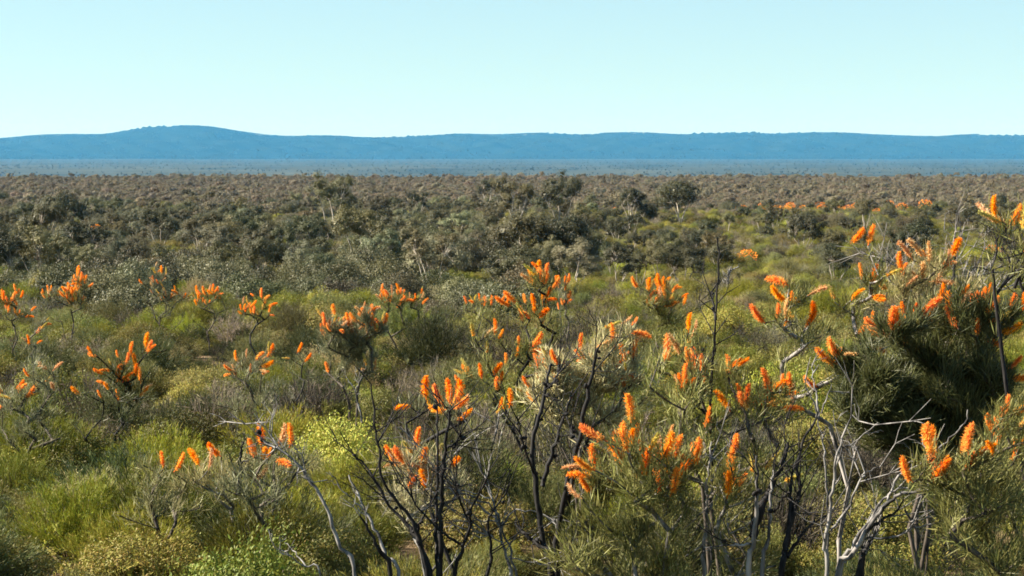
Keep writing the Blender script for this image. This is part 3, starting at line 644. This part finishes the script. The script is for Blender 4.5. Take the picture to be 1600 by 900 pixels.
dead_shrub('dead_shrub', 'pale peeling stems standing under the orange blooms', 1105, 10.7,
    [(8, [(1098, 905), (1100, 850), (1106, 800), (1104, 760), (1108, 720), (1112, 690)], M_GREYW), (6, [(1104, 800), (1118, 780), (1128, 765), (1140, 770)], M_GREYW, 0),
     (5, [(1104, 770), (1114, 745), (1122, 725), (1128, 715)], M_GREYW, 0), (3, [(1125, 800), (1140, 835), (1160, 865), (1165, 880)], M_GREYW, 0), (3, [(1126, 830), (1134, 860), (1142, 875)], M_GREYW, 0)],
    M_GREYW, 208, twigs=26, twig_len=.28)
dead_shrub('dead_shrub', 'big grey dead shrub with long branches sweeping up to one side', 1300, 10.0,
    [(9, [(1292, 905), (1290, 850), (1300, 780), (1304, 740), (1310, 700), (1330, 652)], M_GREYW), (11, [(1306, 905), (1330, 870), (1360, 820), (1385, 790), (1405, 772), (1440, 768), (1456, 762)], M_HALF),
     (8, [(1312, 905), (1340, 850), (1370, 795), (1395, 770), (1420, 762)], M_GREYW), (6, [(1320, 880), (1345, 830), (1385, 785), (1400, 750), (1445, 720), (1480, 690), (1505, 665), (1512, 640)], M_GREYW, 0),
     (5, [(1298, 830), (1320, 800), (1345, 750), (1352, 738), (1375, 730)], M_GREYW, 0), (4, [(1304, 740), (1315, 705), (1335, 690), (1372, 660)], M_GREYW, 0),
     (5, [(1335, 862), (1355, 842), (1400, 838), (1430, 825), (1478, 815)], M_GREYW, 0), (8, [(1345, 905), (1352, 860), (1370, 825), (1378, 800)], M_CHAR), (6, [(1340, 905), (1346, 860), (1350, 830)], M_CHAR),
     (4, [(1352, 830), (1375, 815), (1400, 800), (1412, 780)], M_CHAR, 0)],
    M_GREYW, 209, twigs=38, twig_len=.3)
dead_shrub('dead_branch', 'slender white dead stem forked at the top beside the dark bush', 1292, 10.9,
    [(6, [(1292, 905), (1294, 800), (1290, 740), (1285, 690), (1278, 650)], M_GREYW), (4, [(1279, 655), (1272, 630), (1262, 610), (1256, 592)], M_GREYW, 0), (4, [(1279, 655), (1276, 620), (1272, 600), (1268, 575)], M_GREYW, 0),
     (3, [(1280, 650), (1290, 625), (1300, 600)], M_GREYW, 0)], M_GREYW, 210, twigs=9, twig_len=.12)
dead_shrub('charred_sapling', 'tall thin charred sapling standing straight above the orange blooms', 1112, 11.9,
    [(4, [(1110, 905), (1112, 800), (1112, 700), (1110, 620), (1116, 540), (1120, 470), (1122, 400), (1120, 372)], M_CHAR), (4, [(1112, 660), (1095, 640), (1080, 630)], M_CHAR, 0), (3, [(1113, 600), (1100, 580), (1093, 545)], M_CHAR, 0),
     (3, [(1114, 690), (1150, 675), (1178, 660), (1192, 640)], M_CHAR, 0), (3, [(1118, 500), (1114, 470), (1110, 455)], M_CHAR, 0)], M_CHAR, 211, twigs=34, twig_len=.24, pods=5, cat='sapling')
dead_shrub('charred_sapling', 'tiny black charred sapling with short side twigs', 375, 13.1,
    [(5, [(373, 772), (375, 745), (376, 720), (378, 700), (380, 690)], M_CHAR), (2.5, [(375, 740), (385, 735), (394, 725)], M_CHAR, 0), (2.5, [(376, 745), (366, 735), (362, 715)], M_CHAR, 0), (2, [(376, 725), (386, 718), (390, 705)], M_CHAR, 0)],
    M_CHAR, 212, twigs=12, twig_len=.1, cat='sapling')
dead_shrub('dead_branch', 'curved pale dead branch leaning over a dark broom bush', 566, 18.5,
    [(4, [(566, 660), (560, 632), (552, 606), (542, 592)], M_GREYW), (2.5, [(555, 612), (560, 600), (558, 588)], M_GREYW, 0)], M_GREYW, 213, twigs=6, twig_len=.15)
dead_shrub('dead_shrub', 'dark tangle of bare fallen branches behind the fat orange spikes', 1480, 14.6,
    [(6, [(1470, 480), (1440, 450), (1410, 425), (1385, 405)], M_HALF, 0), (6, [(1475, 480), (1500, 450), (1530, 430), (1565, 425)], M_HALF, 0), (5, [(1470, 470), (1425, 455), (1390, 440), (1372, 410)], M_HALF, 0),
     (5, [(1478, 476), (1520, 465), (1560, 455), (1590, 440)], M_HALF, 0), (4, [(1475, 470), (1490, 430), (1492, 390), (1493, 350)], M_CHAR, 0), (5, [(1480, 640), (1478, 560), (1474, 480)], M_HALF)],
    M_HALF, 214, twigs=80, twig_len=.38, twig_mat=M_HALF)
dead_shrub('dead_shrub', 'leafless dark shrub under the tall grevillea against the skyline', 1590, 12.2,
    [(4, [(1640, 620), (1618, 520), (1596, 450), (1574, 400), (1556, 372)], M_CHAR), (4, [(1585, 450), (1600, 410), (1612, 380)], M_CHAR, 0)], M_CHAR, 215, twigs=40, twig_len=.3)

# ------------------------------------------------------------------ shared species meshes
BROOM = [broom_mesh(300 + i, h=R.uniform(.65, .85), w=R.uniform(.55, .75)) for i in range(6)]
FEATH = [broom_mesh(320 + i, h=R.uniform(.55, .72), w=R.uniform(.5, .65), nst=150, nn=115, L=(.022, .05), W=.0056, flop=1.1) for i in range(5)]
CUSH = [cushion_mesh(340 + i, h=R.uniform(.55, .75), w=R.uniform(.5, .65)) for i in range(6)]
TWIG = [twiggy_mesh(360 + i) for i in range(4)]
SILV = [cushion_mesh(380 + i, h=R.uniform(1.5, 2.0), w=R.uniform(1.3, 1.7), nc=80, nl=180, L=.085, W=.032, mat=M_GUM, clump=.34) for i in range(5)]
GUM = [tree_mesh(400 + i, h=R.uniform(3.1, 4.0), w=R.uniform(1.3, 1.8), nst=R.choice([3, 4, 5]), low=R.uniform(.45, .6)) for i in range(6)]
DTREE = [tree_mesh(420 + i, h=R.uniform(2.4, 3.2), w=R.uniform(1.6, 2.1), nst=5, nc=55, low=.12) for i in range(4)]

def plant(name, mesh_pair, x, y, s, color, label, group, cat='shrub', parts=True, sz=1.0, names=('foliage', 'stem'), zoff=-.03):
    z = float(gz(x, y)) + zoff
    if parts:
        o = empty(name, (x, y, z), R.uniform(0, 6.28), s); o.scale = (s, s, s * sz)
        link(names[0], mesh_pair[0], o, color); link(names[1], mesh_pair[1], o)
    else:
        o = link(name, mesh_pair[0], None, color); o.location = (x, y, z); o.rotation_euler = (0, 0, R.uniform(0, 6.28)); o.scale = (s, s, s * sz)
    return tag(o, label, cat, group)
def jit(c, a=.08):
    v = R.choice([R.uniform(.5, .8), R.uniform(.75, 1.15), R.uniform(.95, 1.35)]); return tuple(max(.005, q * v * R.uniform(1 - a, 1 + a)) for q in c)
def at_px(px, py, h=0.0):
    """ground position seen at pixel (px,py) for a point h above the ground"""
    for d in np.geomspace(6, 900, 900):
        p = PX(px, py, d)
        if p[2] <= float(gz(p[0], d)) + h: return p[0], d
    return p[0], 900.
# species: colour (base albedo)
K_GREEN = (.160, .178, .026); K_BRIGHT = (.225, .235, .026); K_YEL = (.24, .235, .042); K_GREYG = (.160, .168, .060); K_BROWN = (.13, .11, .075); K_DK = (.060, .072, .024)
K_GUM = (.122, .120, .055); K_GUMD = (.064, .064, .028); K_SILV = (.128, .124, .062); K_GUMB = (.128, .112, .048); K_OLD = (.155, .145, .03)

# ------------------------------------------------------------------ landmark plants
taken = []
def mark(px, py, name, pair, col, s, label, sz=1, cat='shrub', names=('foliage', 'stem'), d=None, h=0.0):
    x, y = at_px(px, py, h) if d is None else (PX(px, py, d)[0], d)
    o = plant(name, pair, x, y, s, col, label, None, cat, True, sz, names); taken.append((x, y, .5 * s)); LMK.append((x, y, 'the ' + label.split(',')[0].split(' with ')[0].split(' in ')[0].split(' behind ')[0].split(' beside ')[0].split(' under ')[0].split(' near ')[0].split(' at ')[0].split(' above ')[0].split(' among ')[0].split(' between ')[0].split(' joined ')[0].split(' rising ')[0].split(' on ')[0])); return o
mark(310, 700, 'broom_bush', BROOM[0], K_DK, 1.0, 'very dark green upright broom bush, darkest of the heath')
mark(206, 540, 'twiggy_shrub', TWIG[0], K_BROWN, 1.25, 'rounded grey-brown leafless twiggy shrub beside yellow-green heath')
mark(28, 548, 'cushion_shrub', CUSH[0], (.23, .24, .035), 1.0, 'bright lime yellow rounded bush near the loose grevillea')
mark(388, 905, 'leafy_bush', CUSH[1], (.135, .165, .024), .95, 'bright fresh green leafy bush beside the leaning grey branch', sz=1.35, d=11.4)
mark(140, 545, 'cushion_shrub', CUSH[2], (.13, .155, .03), 1.35, 'broad mid green rounded bush in front of a red-orange grevillea')
mark(700, 520, 'cushion_shrub', CUSH[3], (.21, .22, .04), 1.0, 'pale yellow-green bush with an upright top behind the heath')
mark(690, 470, 'cushion_shrub', CUSH[4], (.20, .22, .05), 1.1, 'light green fluffy bush rising above the low heath')
mark(540, 600, 'cushion_shrub', SILV[0], (.14, .15, .08), .42, 'grey-leaved leafy bush under the salmon orange spikes')
mark(600, 690, 'cushion_shrub', CUSH[5], (.15, .15, .035), .8, 'small yellow-green bush with stiff upright tips', sz=1.3)
mark(500, 668, 'broom_bush', BROOM[1], (.055, .065, .03), .9, 'dark grey-green broom bush under the curved dead branch')
for px_, d_, sc, col, pair, lb in ((1395, 11.5, 1.15, (.15, .15, .04), BROOM[2], 'olive broom bush under the large dark grevillea'), (1480, 11.3, 1.2, (.12, .125, .035), BROOM[3], 'dull green broom bush behind the sweeping dead branches'),
                                (1545, 11.9, 1.1, (.13, .13, .045), FEATH[0], 'feathery bush beside the low olive grevillea')):
    mark(px_, 800, 'broom_bush', pair, col, sc, lb, d=d_)
N_T = ('crown', 'trunk')
mark(520, 376, 'mallee_tree', GUM[0], K_GUM, 1.42, 'tall mallee gum with a broad crown lit on one side, apart from the others', cat='tree', names=N_T)
mark(876, 368, 'mallee_tree', GUM[1], K_GUMD, 1.5, 'dark bushy mallee gum with a forked pale trunk', cat='tree', names=N_T)
mark(1062, 352, 'mallee_tree', DTREE[0], K_GUMD, 1.7, 'wide dark mallee at the edge of the open heath', cat='tree', names=N_T)
mark(806, 366, 'mallee_tree', GUM[2], K_GUMB, 1.4, 'thin-crowned mallee gum with bare pale stems showing', cat='tree', names=N_T)
mark(985, 352, 'mallee_tree', GUM[3], K_GUMD, 1.15, 'small dark mallee beside a leaning dead pale trunk', cat='tree', names=N_T)
mark(965, 392, 'mallee_tree', GUM[4], K_GUMD, .62, 'little dark mallee on thin legs in the open green heath', cat='tree', names=N_T)
mark(760, 330, 'mallee_tree', GUM[5], K_GUMD, 1.3, 'narrow dark mallee between two pale-stemmed gums', cat='tree', names=N_T)
mark(95, 372, 'mallee_tree', DTREE[1], K_GUMD, 1.55, 'dense dark mallee among paler grey-green trees', cat='tree', names=N_T)
mark(885, 425, 'wattle_shrub', DTREE[2], (.045, .045, .02), 1.1, 'broad very dark rounded shrub above the tall straggling grevillea', names=N_T)
mark(820, 425, 'wattle_shrub', DTREE[3], (.075, .066, .026), 1.05, 'olive brown spreading shrub joined to the very dark rounded one', names=N_T)
mark(345, 470, 'silver_shrub', SILV[1], K_SILV, .95, 'silvery grey-leaved rounded shrub behind a small distant grevillea')
mark(572, 455, 'silver_shrub', SILV[2], K_SILV, 1.05, 'large silvery leafed shrub with a dark shaded side')
mark(520, 465, 'silver_shrub', SILV[3], K_SILV, .8, 'paler silvery shrub at the foot of the large one')
mark(1255, 400, 'wattle_shrub', DTREE[0], (.06, .058, .028), 1.0, 'low dark dome-shaped shrub in the open green heath', names=N_T)
mark(1100, 385, 'silver_shrub', SILV[4], (.11, .12, .07), .8, 'small silvery shrub behind the top of the charred sapling')
def snag(px, py, h, lean, label, seed, n=5, name='dead_tree'):
    x, y = at_px(px, py); r = np.random.default_rng(seed); a = Acc(); z = float(gz(x, y)) - .05
    root = empty(name, (x, y, z)); tag(root, label, 'dead tree'); tip = np.array([lean * h, r.normal() * .2, h])
    t = np.linspace(0, 1, 8)[:, None]; mid = tip * .5 + np.array([-lean * .25 * h, 0, .1 * h]); pts = 2 * t * (1 - t) * mid + t * t * tip
    a.tube(pts, np.linspace(.07, .025, 8), 6); link('trunk', a.mesh('trunk', M_GREYW), root)
    for i in range(n):
        q = pts[r.integers(3, 8)]; e = q + np.array([r.normal() * .5, r.normal() * .4, r.uniform(.2, .9)]) * h * .3
        b = Acc(); b.tube(np.array([q, (q + e) / 2 + r.normal(size=3) * .08, e]), [.035, .025, .01], 4); link('branch', b.mesh('branch', M_GREYW), root)
snag(992, 350, 2.6, -.35, 'pale dead trunk leaning beside a small dark mallee', 31)
snag(710, 370, 1.8, .35, 'curved bleached dead branch standing in front of the gums', 32, 3)
snag(325, 390, 1.5, -.1, 'short white dead stump among the left-hand grey-green trees'.replace('left-hand ', ''), 33, 2)
snag(800, 352, 3.2, .05, 'bleached dead stem rising through the thin-crowned mallee', 34, 6)
snag(1475, 372, 2.2, .02, 'thin white dead pole standing in the open heath', 35, 2)
snag(945, 395, 1.2, .1, 'stubby white dead stem beside the little dark mallee', 36, 1)
snag(1135, 470, 1.3, .1, 'fan of bleached dead twigs behind the charred sapling', 37, 16, 'dead_shrub')
snag(130, 385, 1.6, .2, 'short pale dead limb below the dense dark mallee', 38, 3)

# ------------------------------------------------------------------ scattered heath: nearest plants as individuals, the rest as stuff
SPECIES = {
    'broom_bush': (BROOM, 'broom bushes of the heath', ('foliage', 'stem')),
    'feathery_bush': (FEATH, 'feathery bushes of the heath', ('foliage', 'stem')),
    'cushion_shrub': (CUSH, 'cushion shrubs of the heath', ('foliage', 'stem')),
    'twiggy_shrub': (TWIG, 'twiggy shrubs of the heath', ('twigs', 'stem')),
    'silver_shrub': (SILV, 'silvery shrubs below the trees', ('foliage', 'stem')),
    'mallee_tree': (GUM + DTREE, 'mallee trees', N_T),
}
PAL = {
    'broom_bush': [(K_GREEN, 'mid green'), (K_BRIGHT, 'bright yellowish green'), (K_GREYG, 'dull grey-green'), (K_DK, 'dark green')],
    'feathery_bush': [(K_OLD, 'olive green'), (K_GREYG, 'grey-green'), ((.165, .16, .04), 'yellowish olive'), ((.24, .21, .09), 'straw coloured')],
    'cushion_shrub': [(K_YEL, 'yellow-green'), ((.185, .195, .026), 'fresh green'), (K_OLD, 'olive'), ((.185, .165, .045), 'mustard')],
    'twiggy_shrub': [(K_BROWN, 'grey-brown'), ((.20, .18, .13), 'pale grey'), ((.065, .055, .04), 'dark brown')],
    'silver_shrub': [(K_SILV, 'silvery'), ((.105, .105, .045), 'grey-green'), ((.11, .098, .05), 'dull brownish')],
    'mallee_tree': [(K_GUM, 'grey-green'), (K_GUMD, 'dark green'), (K_GUMB, 'brownish green'), ((.145, .143, .076), 'pale grey-green')],
}
FORM = {'broom_bush': 'needle-leaved broom bush', 'feathery_bush': 'feathery bush', 'cushion_shrub': 'rounded cushion shrub',
        'twiggy_shrub': 'sparse twiggy shrub', 'silver_shrub': 'broad-leaved shrub', 'mallee_tree': 'mallee gum'}
def zone(y):
    return ('at the front of the heath' if y < 15 else 'among the orange grevilleas' if y < 24 else 'in the heath behind the tall straggling grevillea' if y < 45
            else 'in the low heath below the gum trees' if y < 85 else 'in the belt of gum trees' if y < 180 else 'in the far scrub behind the tallest gums')
cand = []
def sample(y0, y1, spacing, fn, margin=2.0):
    y = y0
    while y < y1:
        sp = spacing(y); w = .2667 * y * 1.34 + margin + 2
        xs_ = np.arange(-w, w, sp) + R.uniform(0, sp)
        for x in xs_:
            xx, yy = x + R.uniform(-.42, .42) * sp, y + R.uniform(-.42, .42) * sp
            fn(xx, yy)
        y += sp * .88
def woody(x, y):
    """share of trees: dense on the left of the valley, sparse on the open right"""
    u = x / y                      # left negative
    side = 1 / (1 + math.exp((u - (.02 + .05 * math.sin(y * .03))) / .02)) * (.55 + .9 * noise2(x, y, .09, 2.5))
    return side
def heath(x, y):
    u = R.random(); n1 = noise2(x, y, .33, 1.0); n2 = noise2(x, y, .21, 4.0)
    u += (n1 - .5) * .55
    if y > 84: u = u * .6 + .36
    elif y > 20: u = u * .85 + .15
    if u < .30: sp = 'broom_bush'
    elif u < .50: sp = 'feathery_bush'
    elif u < .83: sp = 'cushion_shrub'
    else: sp = 'twiggy_shrub'
    pal = PAL[sp]; k = int(np.clip((n2 + R.uniform(-.4, .4)) * len(pal), 0, len(pal) - 1))
    s = R.choice([R.uniform(.36, .6), R.uniform(.52, .8), R.uniform(.7, 1.08)]) * (1 + min(y, 130) / 230)
    if sp == 'cushion_shrub' and y < 14: k = R.choice([1, 2])
    cand.append((sp, x, y, s, k))
sample(4.5, 26, lambda y: .80, heath)
sample(26, 72, lambda y: .88 + (y - 26) * .008, heath)
def valley(x, y):
    wd = woody(x, y)
    if R.random() < wd * .125 + .03 * (y > 80):
        big = R.random() < .6
        sp = 'mallee_tree' if big else 'silver_shrub'
        pal = PAL[sp]; cand.append((sp, x, y, R.choice([R.uniform(.42, .6), R.uniform(.5, .8)]) if big else R.uniform(.45, 1.0), R.randrange(len(pal)) if wd > .5 else R.choice([1, 2])))
    else:
        heath(x, y)
sample(72, 330, lambda y: 1.2 + (y - 72) * .004, valley, 6)
def mids(x, y):
    u = x / y
    if u < .02 and R.random() < (.20 if y > 58 else .06) and y > 46:
        k = R.choice([0, 1, 1, 2]); cand.append(('silver_shrub', x, y, R.uniform(.5, .9), k))
sample(46, 74, lambda y: 1.6, mids)

def size_on_film(c): return c[3] * (2.6 if c[0] in ('mallee_tree',) else 2 if c[0] == 'silver_shrub' else 1) / c[2]
def in_view(c):
    sp, x, y, s, k = c
    h = (3.5 if sp == 'mallee_tree' else 1.7 if sp == 'silver_shrub' else .9) * s
    z = float(gz(x, y)) + h
    return abs(x) < .2667 * y + .5 * s and (CAMZ - z) / y < .2217
bysp = {}
for c in cand:
    if c[2] < 9.3 or any((c[1] - t[0]) ** 2 + (c[2] - t[1]) ** 2 < (t[2] * .8) ** 2 for t in taken): 
        if c[2] >= 9.3: continue
    bysp.setdefault(c[0], []).append(c)
rest = []
LIM = {'broom_bush': 280, 'feathery_bush': 280, 'cushion_shrub': 280, 'twiggy_shrub': 150, 'silver_shrub': 240, 'mallee_tree': 270}
for sp, L_ in bysp.items():
    L_.sort(key=lambda c: -size_on_film(c) if in_view(c) else 9)
    meshes, grp, nm = SPECIES[sp]
    for i, c in enumerate(L_):
        if i >= LIM[sp] or not in_view(c): rest.append(c); continue
        _, x, y, s, k = c
        col, word = PAL[sp][k]
        size = 'small ' if s < .72 else 'large ' if s > 1.05 else ''
        near = y < 24 or sp == 'mallee_tree'
        plant(sp, meshes[R.randrange(len(meshes))], x, y, s, jit(col), f'{size}{word} {FORM[sp]} {where(x, y, zone(y))}', grp + ', ' + size + word + ', ' + where(x, y, zone(y)),
              'tree' if sp == 'mallee_tree' else 'shrub', near, R.uniform(.9, 1.25) if sp != 'mallee_tree' else R.uniform(.85, 1.1), nm)

# ------------------------------------------------------------------ scatter as stuff (geometry nodes over points)
def stuff(name, items, sources, spread=(.5, 1.4)):
    """items: (x, y, z, scale, source index); sources: [(mesh, colour)]"""
    col = bpy.data.collections.new(name + '_plants')
    for i, (me, c) in enumerate(sources):
        o = bpy.data.objects.new('%s_%03d' % (name, i), me); o.color = (*c, 1); col.objects.link(o)
    A = np.array(items, float)
    me = bpy.data.meshes.new(name); me.vertices.add(len(A)); me.vertices.foreach_set('co', A[:, :3].astype(np.float32).ravel())
    rot = np.zeros((len(A), 3), np.float32); rot[:, 2] = rng.random(len(A)) * 6.283
    me.attributes.new('scl', 'FLOAT', 'POINT').data.foreach_set('value', A[:, 3].astype(np.float32))
    me.attributes.new('idx', 'INT', 'POINT').data.foreach_set('value', A[:, 4].astype(np.int32))
    cols = np.array([c for _, c in sources], np.float32)[A[:, 4].astype(int)] * (rng.uniform(.93, 1.07, (len(A), 3)) * rng.uniform(*spread, (len(A), 1))).astype(np.float32)
    me.attributes.new('plant_tint', 'FLOAT_VECTOR', 'POINT').data.foreach_set('vector', cols.ravel())
    me.attributes.new('plant_copy', 'FLOAT', 'POINT').data.foreach_set('value', np.ones(len(A), np.float32))
    me.attributes.new('rot', 'FLOAT_VECTOR', 'POINT').data.foreach_set('vector', rot.ravel())
    o = link(name, me); o['kind'] = 'stuff'
    ng = bpy.data.node_groups.new(name, 'GeometryNodeTree')
    ng.interface.new_socket('Geometry', in_out='INPUT', socket_type='NodeSocketGeometry'); ng.interface.new_socket('Geometry', in_out='OUTPUT', socket_type='NodeSocketGeometry')
    N, L = ng.nodes, ng.links
    gi = N.new('NodeGroupInput'); go = N.new('NodeGroupOutput'); ci = N.new('GeometryNodeCollectionInfo')
    ci.inputs['Collection'].default_value = col; ci.inputs['Separate Children'].default_value = True; ci.inputs['Reset Children'].default_value = True
    ip = N.new('GeometryNodeInstanceOnPoints'); ip.inputs['Pick Instance'].default_value = True
    def na(n, t): a = N.new('GeometryNodeInputNamedAttribute'); a.data_type = t; a.inputs['Name'].default_value = n; return a.outputs['Attribute']
    L.new(gi.outputs[0], ip.inputs['Points']); L.new(ci.outputs[0], ip.inputs['Instance'])
    L.new(na('idx', 'INT'), ip.inputs['Instance Index']); L.new(na('scl', 'FLOAT'), ip.inputs['Scale']); L.new(na('rot', 'FLOAT_VECTOR'), ip.inputs['Rotation'])
    L.new(ip.outputs[0], go.inputs[0])
    md = o.modifiers.new('scatter', 'NODES'); md.node_group = ng
    return o
src, key = [], {}
for sp, (meshes, grp, nm) in SPECIES.items():
    for k, (c, w) in enumerate(PAL[sp]):
        for j in range(min(len(meshes), 4)):
            key[(sp, k, j)] = len(src); src.append((meshes[(j * 2 + k) % len(meshes)][0], c))
items = []
for sp, x, y, s, k in rest:
    items.append((x, y, float(gz(x, y)) - .03, s, key[(sp, k, R.randrange(min(len(SPECIES[sp][0]), 4)))]))
o = stuff('heath_scrub', items, src); tag(o, 'low mixed scrub filling the heath between and behind the bushes', 'scrub')

# low tussocks and litter between the bushes
def tuft_mesh(seed, h=.3):
    r = np.random.default_rng(seed); a = Acc(); n = 90
    P = r.normal(size=(n, 3)) * np.array([.13, .13, 0]); D = P * 2.2 + r.normal(size=(n, 3)) * .25 + np.array([0, 0, 1])
    a.leaves(P, D, h * r.uniform(.5, 1.2, n), .006, r); return a.mesh('tussock', M_LEAF)
TU = [tuft_mesh(500 + i, .26 + .06 * i) for i in range(4)]
tsrc = [(t, c) for t in TU for c in ((.09, .085, .035), (.15, .12, .07), (.06, .062, .026), (.075, .062, .048))]
ti = []
def tuss(x, y): ti.append((x, y, float(gz(x, y)) - .01, R.uniform(.3, .6) * (1 + y / 110), R.randrange(len(tsrc))))
sample(2.5, 40, lambda y: .42 + y * .008, tuss); sample(40, 120, lambda y: 1.0 + (y - 40) * .01, tuss)
o = stuff('grass_tussocks', ti, tsrc); tag(o, 'dry grassy tussocks covering the sandy ground between the bushes', 'grass')

# far scrub belt up to the edge of the plateau
FAR = [tree_mesh(440 + i, h=R.uniform(2.2, 3.0), w=R.uniform(1.3, 1.8), nst=3, nc=20, nl=60, L=.22, W=.10, low=.15)[0] for i in range(5)]
fcols = ((.19, .155, .095), (.205, .17, .105), (.165, .14, .082), (.19, .165, .105), (.125, .105, .065))
fsrc = [(m, c) for m in FAR for c in fcols]
fi = []
def farb(x, y):
    if y < 335 and R.random() > .5 * woody(x, y): return
    g = float(gz(x, y)); s = R.uniform(.26, .52) * (1.9 if R.random() < .04 else 1) * (1.0 if y < 760 else 1.25)
    fi.append((x, y, g - .05, s, R.randrange(len(fsrc))))
sample(260, 960, lambda y: 1.5 + (y - 260) * .0028, farb, 20)
o = stuff('far_scrub', fi, fsrc, (.82, 1.15)); tag(o, 'far-off brown-grey scrub reaching the edge of the plateau', 'scrub')
# orange-blooming bushes far out on the right of the heath
def bloom_mesh(seed):
    r = np.random.default_rng(seed); a = Acc(); n = 120
    P = dirs(n, r, .6) * np.array([.7, .7, .5]) + np.array([0, 0, .9]); a.leaves(P, dirs(n, r, .8), .19, .07, r, np.clip(r.random(n), 0, 1)); return a.mesh('bloom', M_FLOWER)
BL = [bloom_mesh(460 + i) for i in range(3)]
def far_grevillea(px, d, n, label, s=1.0):
    x = (px - 800) / FPX * d; z = float(gz(x, d)) - .03
    o = empty('flame_grevillea', (x, d, z), R.uniform(0, 6), s); link('foliage', CUSH[n % 6][0], o, K_GREYG).scale = (1.5, 1.5, 1.8); link('flower_head', BL[n % 3], o)
    tag(o, label, 'shrub', 'far blooming grevilleas: ' + label)
for i in range(26):
    px = R.uniform(1095, 1420); far_grevillea(px, R.uniform(295, 345), i, 'far tiny orange-blooming grevillea along the edge of the open heath', R.uniform(.8, 1.25))
for i in range(5): far_grevillea(R.uniform(930, 1000), R.uniform(280, 330), i, 'far orange-blooming grevillea behind the dark bushy mallee', R.uniform(.5, .9))
for i in range(9): far_grevillea(R.uniform(1540, 1620), R.uniform(120, 240), i, 'far orange-blooming grevillea beyond the tall skyline grevillea', R.uniform(.6, .9))
far_grevillea(1168, 110, 2, 'lone orange-blooming grevillea in the middle of the open heath', .8)
far_grevillea(1445, 300, 1, 'tall far orange-blooming grevillea standing above the scrub', 1.5)
far_grevillea(150, 190, 1, 'faint orange-blooming grevillea between the grey-green trees', .8)

# woodland on the plain and along the hill crest
def lump_mesh(seed):
    r = np.random.default_rng(seed); a = Acc(); n = 60
    P = dirs(n, r, .3) * np.array([2.2, 2.2, 1.7]) * (.6 + .4 * r.random((n, 1))) + np.array([0, 0, 3.2]); a.leaves(P, dirs(n, r), 1.6, .9, r)
    a.tube(np.array([[0, 0, -.5], [.1, 0, 1.5], [0, .1, 3.2]]), [.2, .16, .1], 4, .3); return a.mesh('far_tree', M_LEAF)
LU = [lump_mesh(480 + i) for i in range(3)]
lsrc = [(m, c) for m in LU for c in ((.042, .047, .03), (.055, .053, .035), (.032, .04, .026))]
pi_ = []
for i in range(9500):
    y = 1300 + 9300 * R.random() ** .8; x = R.uniform(-1, 1) * (.42 * y + 30)
    if noise2(x, y, .0045, 2) + R.uniform(-.25, .25) < .42: continue
    pi_.append((x, y, float(gz(x, y)), R.uniform(.6, 1.0), R.randrange(len(lsrc))))
o = stuff('plain_woodland', pi_, lsrc); tag(o, 'hazy woodland spread over the distant plain', 'woodland')
hi = []; hsrc = [(m, c) for m in LU for c in ((.022, .03, .02), (.03, .036, .024), (.016, .024, .016))]
for i in range(15000):
    y = R.choice([HY + R.uniform(-60, 40), HY + R.uniform(-60, 40), R.uniform(11600, 14000)]); x = R.uniform(-.42, .42) * y
    if noise2(x, 0, .006, 3) < .25 and y > 13800: continue
    hi.append((x, y, float(hill_z(np.array(x), np.array(y))) - .4, R.uniform(1.0, 1.9) * (1 + 1.4 * max(0, noise2(x, y, .008, 5) - .5)), R.randrange(len(hsrc))))
o = stuff('hill_woodland', hi, hsrc); tag(o, 'woodland along the crest and slopes of the blue hills', 'woodland')

# ------------------------------------------------------------------ haze
def box_mesh(name, a, b, mat):
    c = Acc(); v = [(x, y, z) for z in (a[2], b[2]) for y in (a[1], b[1]) for x in (a[0], b[0])]
    c.add(v, [(0, 2, 3, 1), (4, 5, 7, 6), (0, 1, 5, 4), (2, 6, 7, 3), (0, 4, 6, 2), (1, 3, 7, 5)], .5); return c.mesh(name, mat)
hm, N, L = new_mat('haze'); pv = N.new('ShaderNodeVolumePrincipled'); ou = N.new('ShaderNodeOutputMaterial')
pv.inputs['Absorption Color'].default_value = (1, 1, 1, 1); pv.inputs['Color'].default_value = (.11, .49, 1.0, 1); pv.inputs['Density'].default_value = 0.33e-4; pv.inputs['Anisotropy'].default_value = 0.0
L.new(pv.outputs[0], ou.inputs['Volume'])
hz = link('haze', box_mesh('haze', (-8000, -320, -58), (8000, 17000, 215), hm)); hz['kind'] = 'stuff'
tag(hz, 'pale blue haze lying over the plain and hills', 'haze')
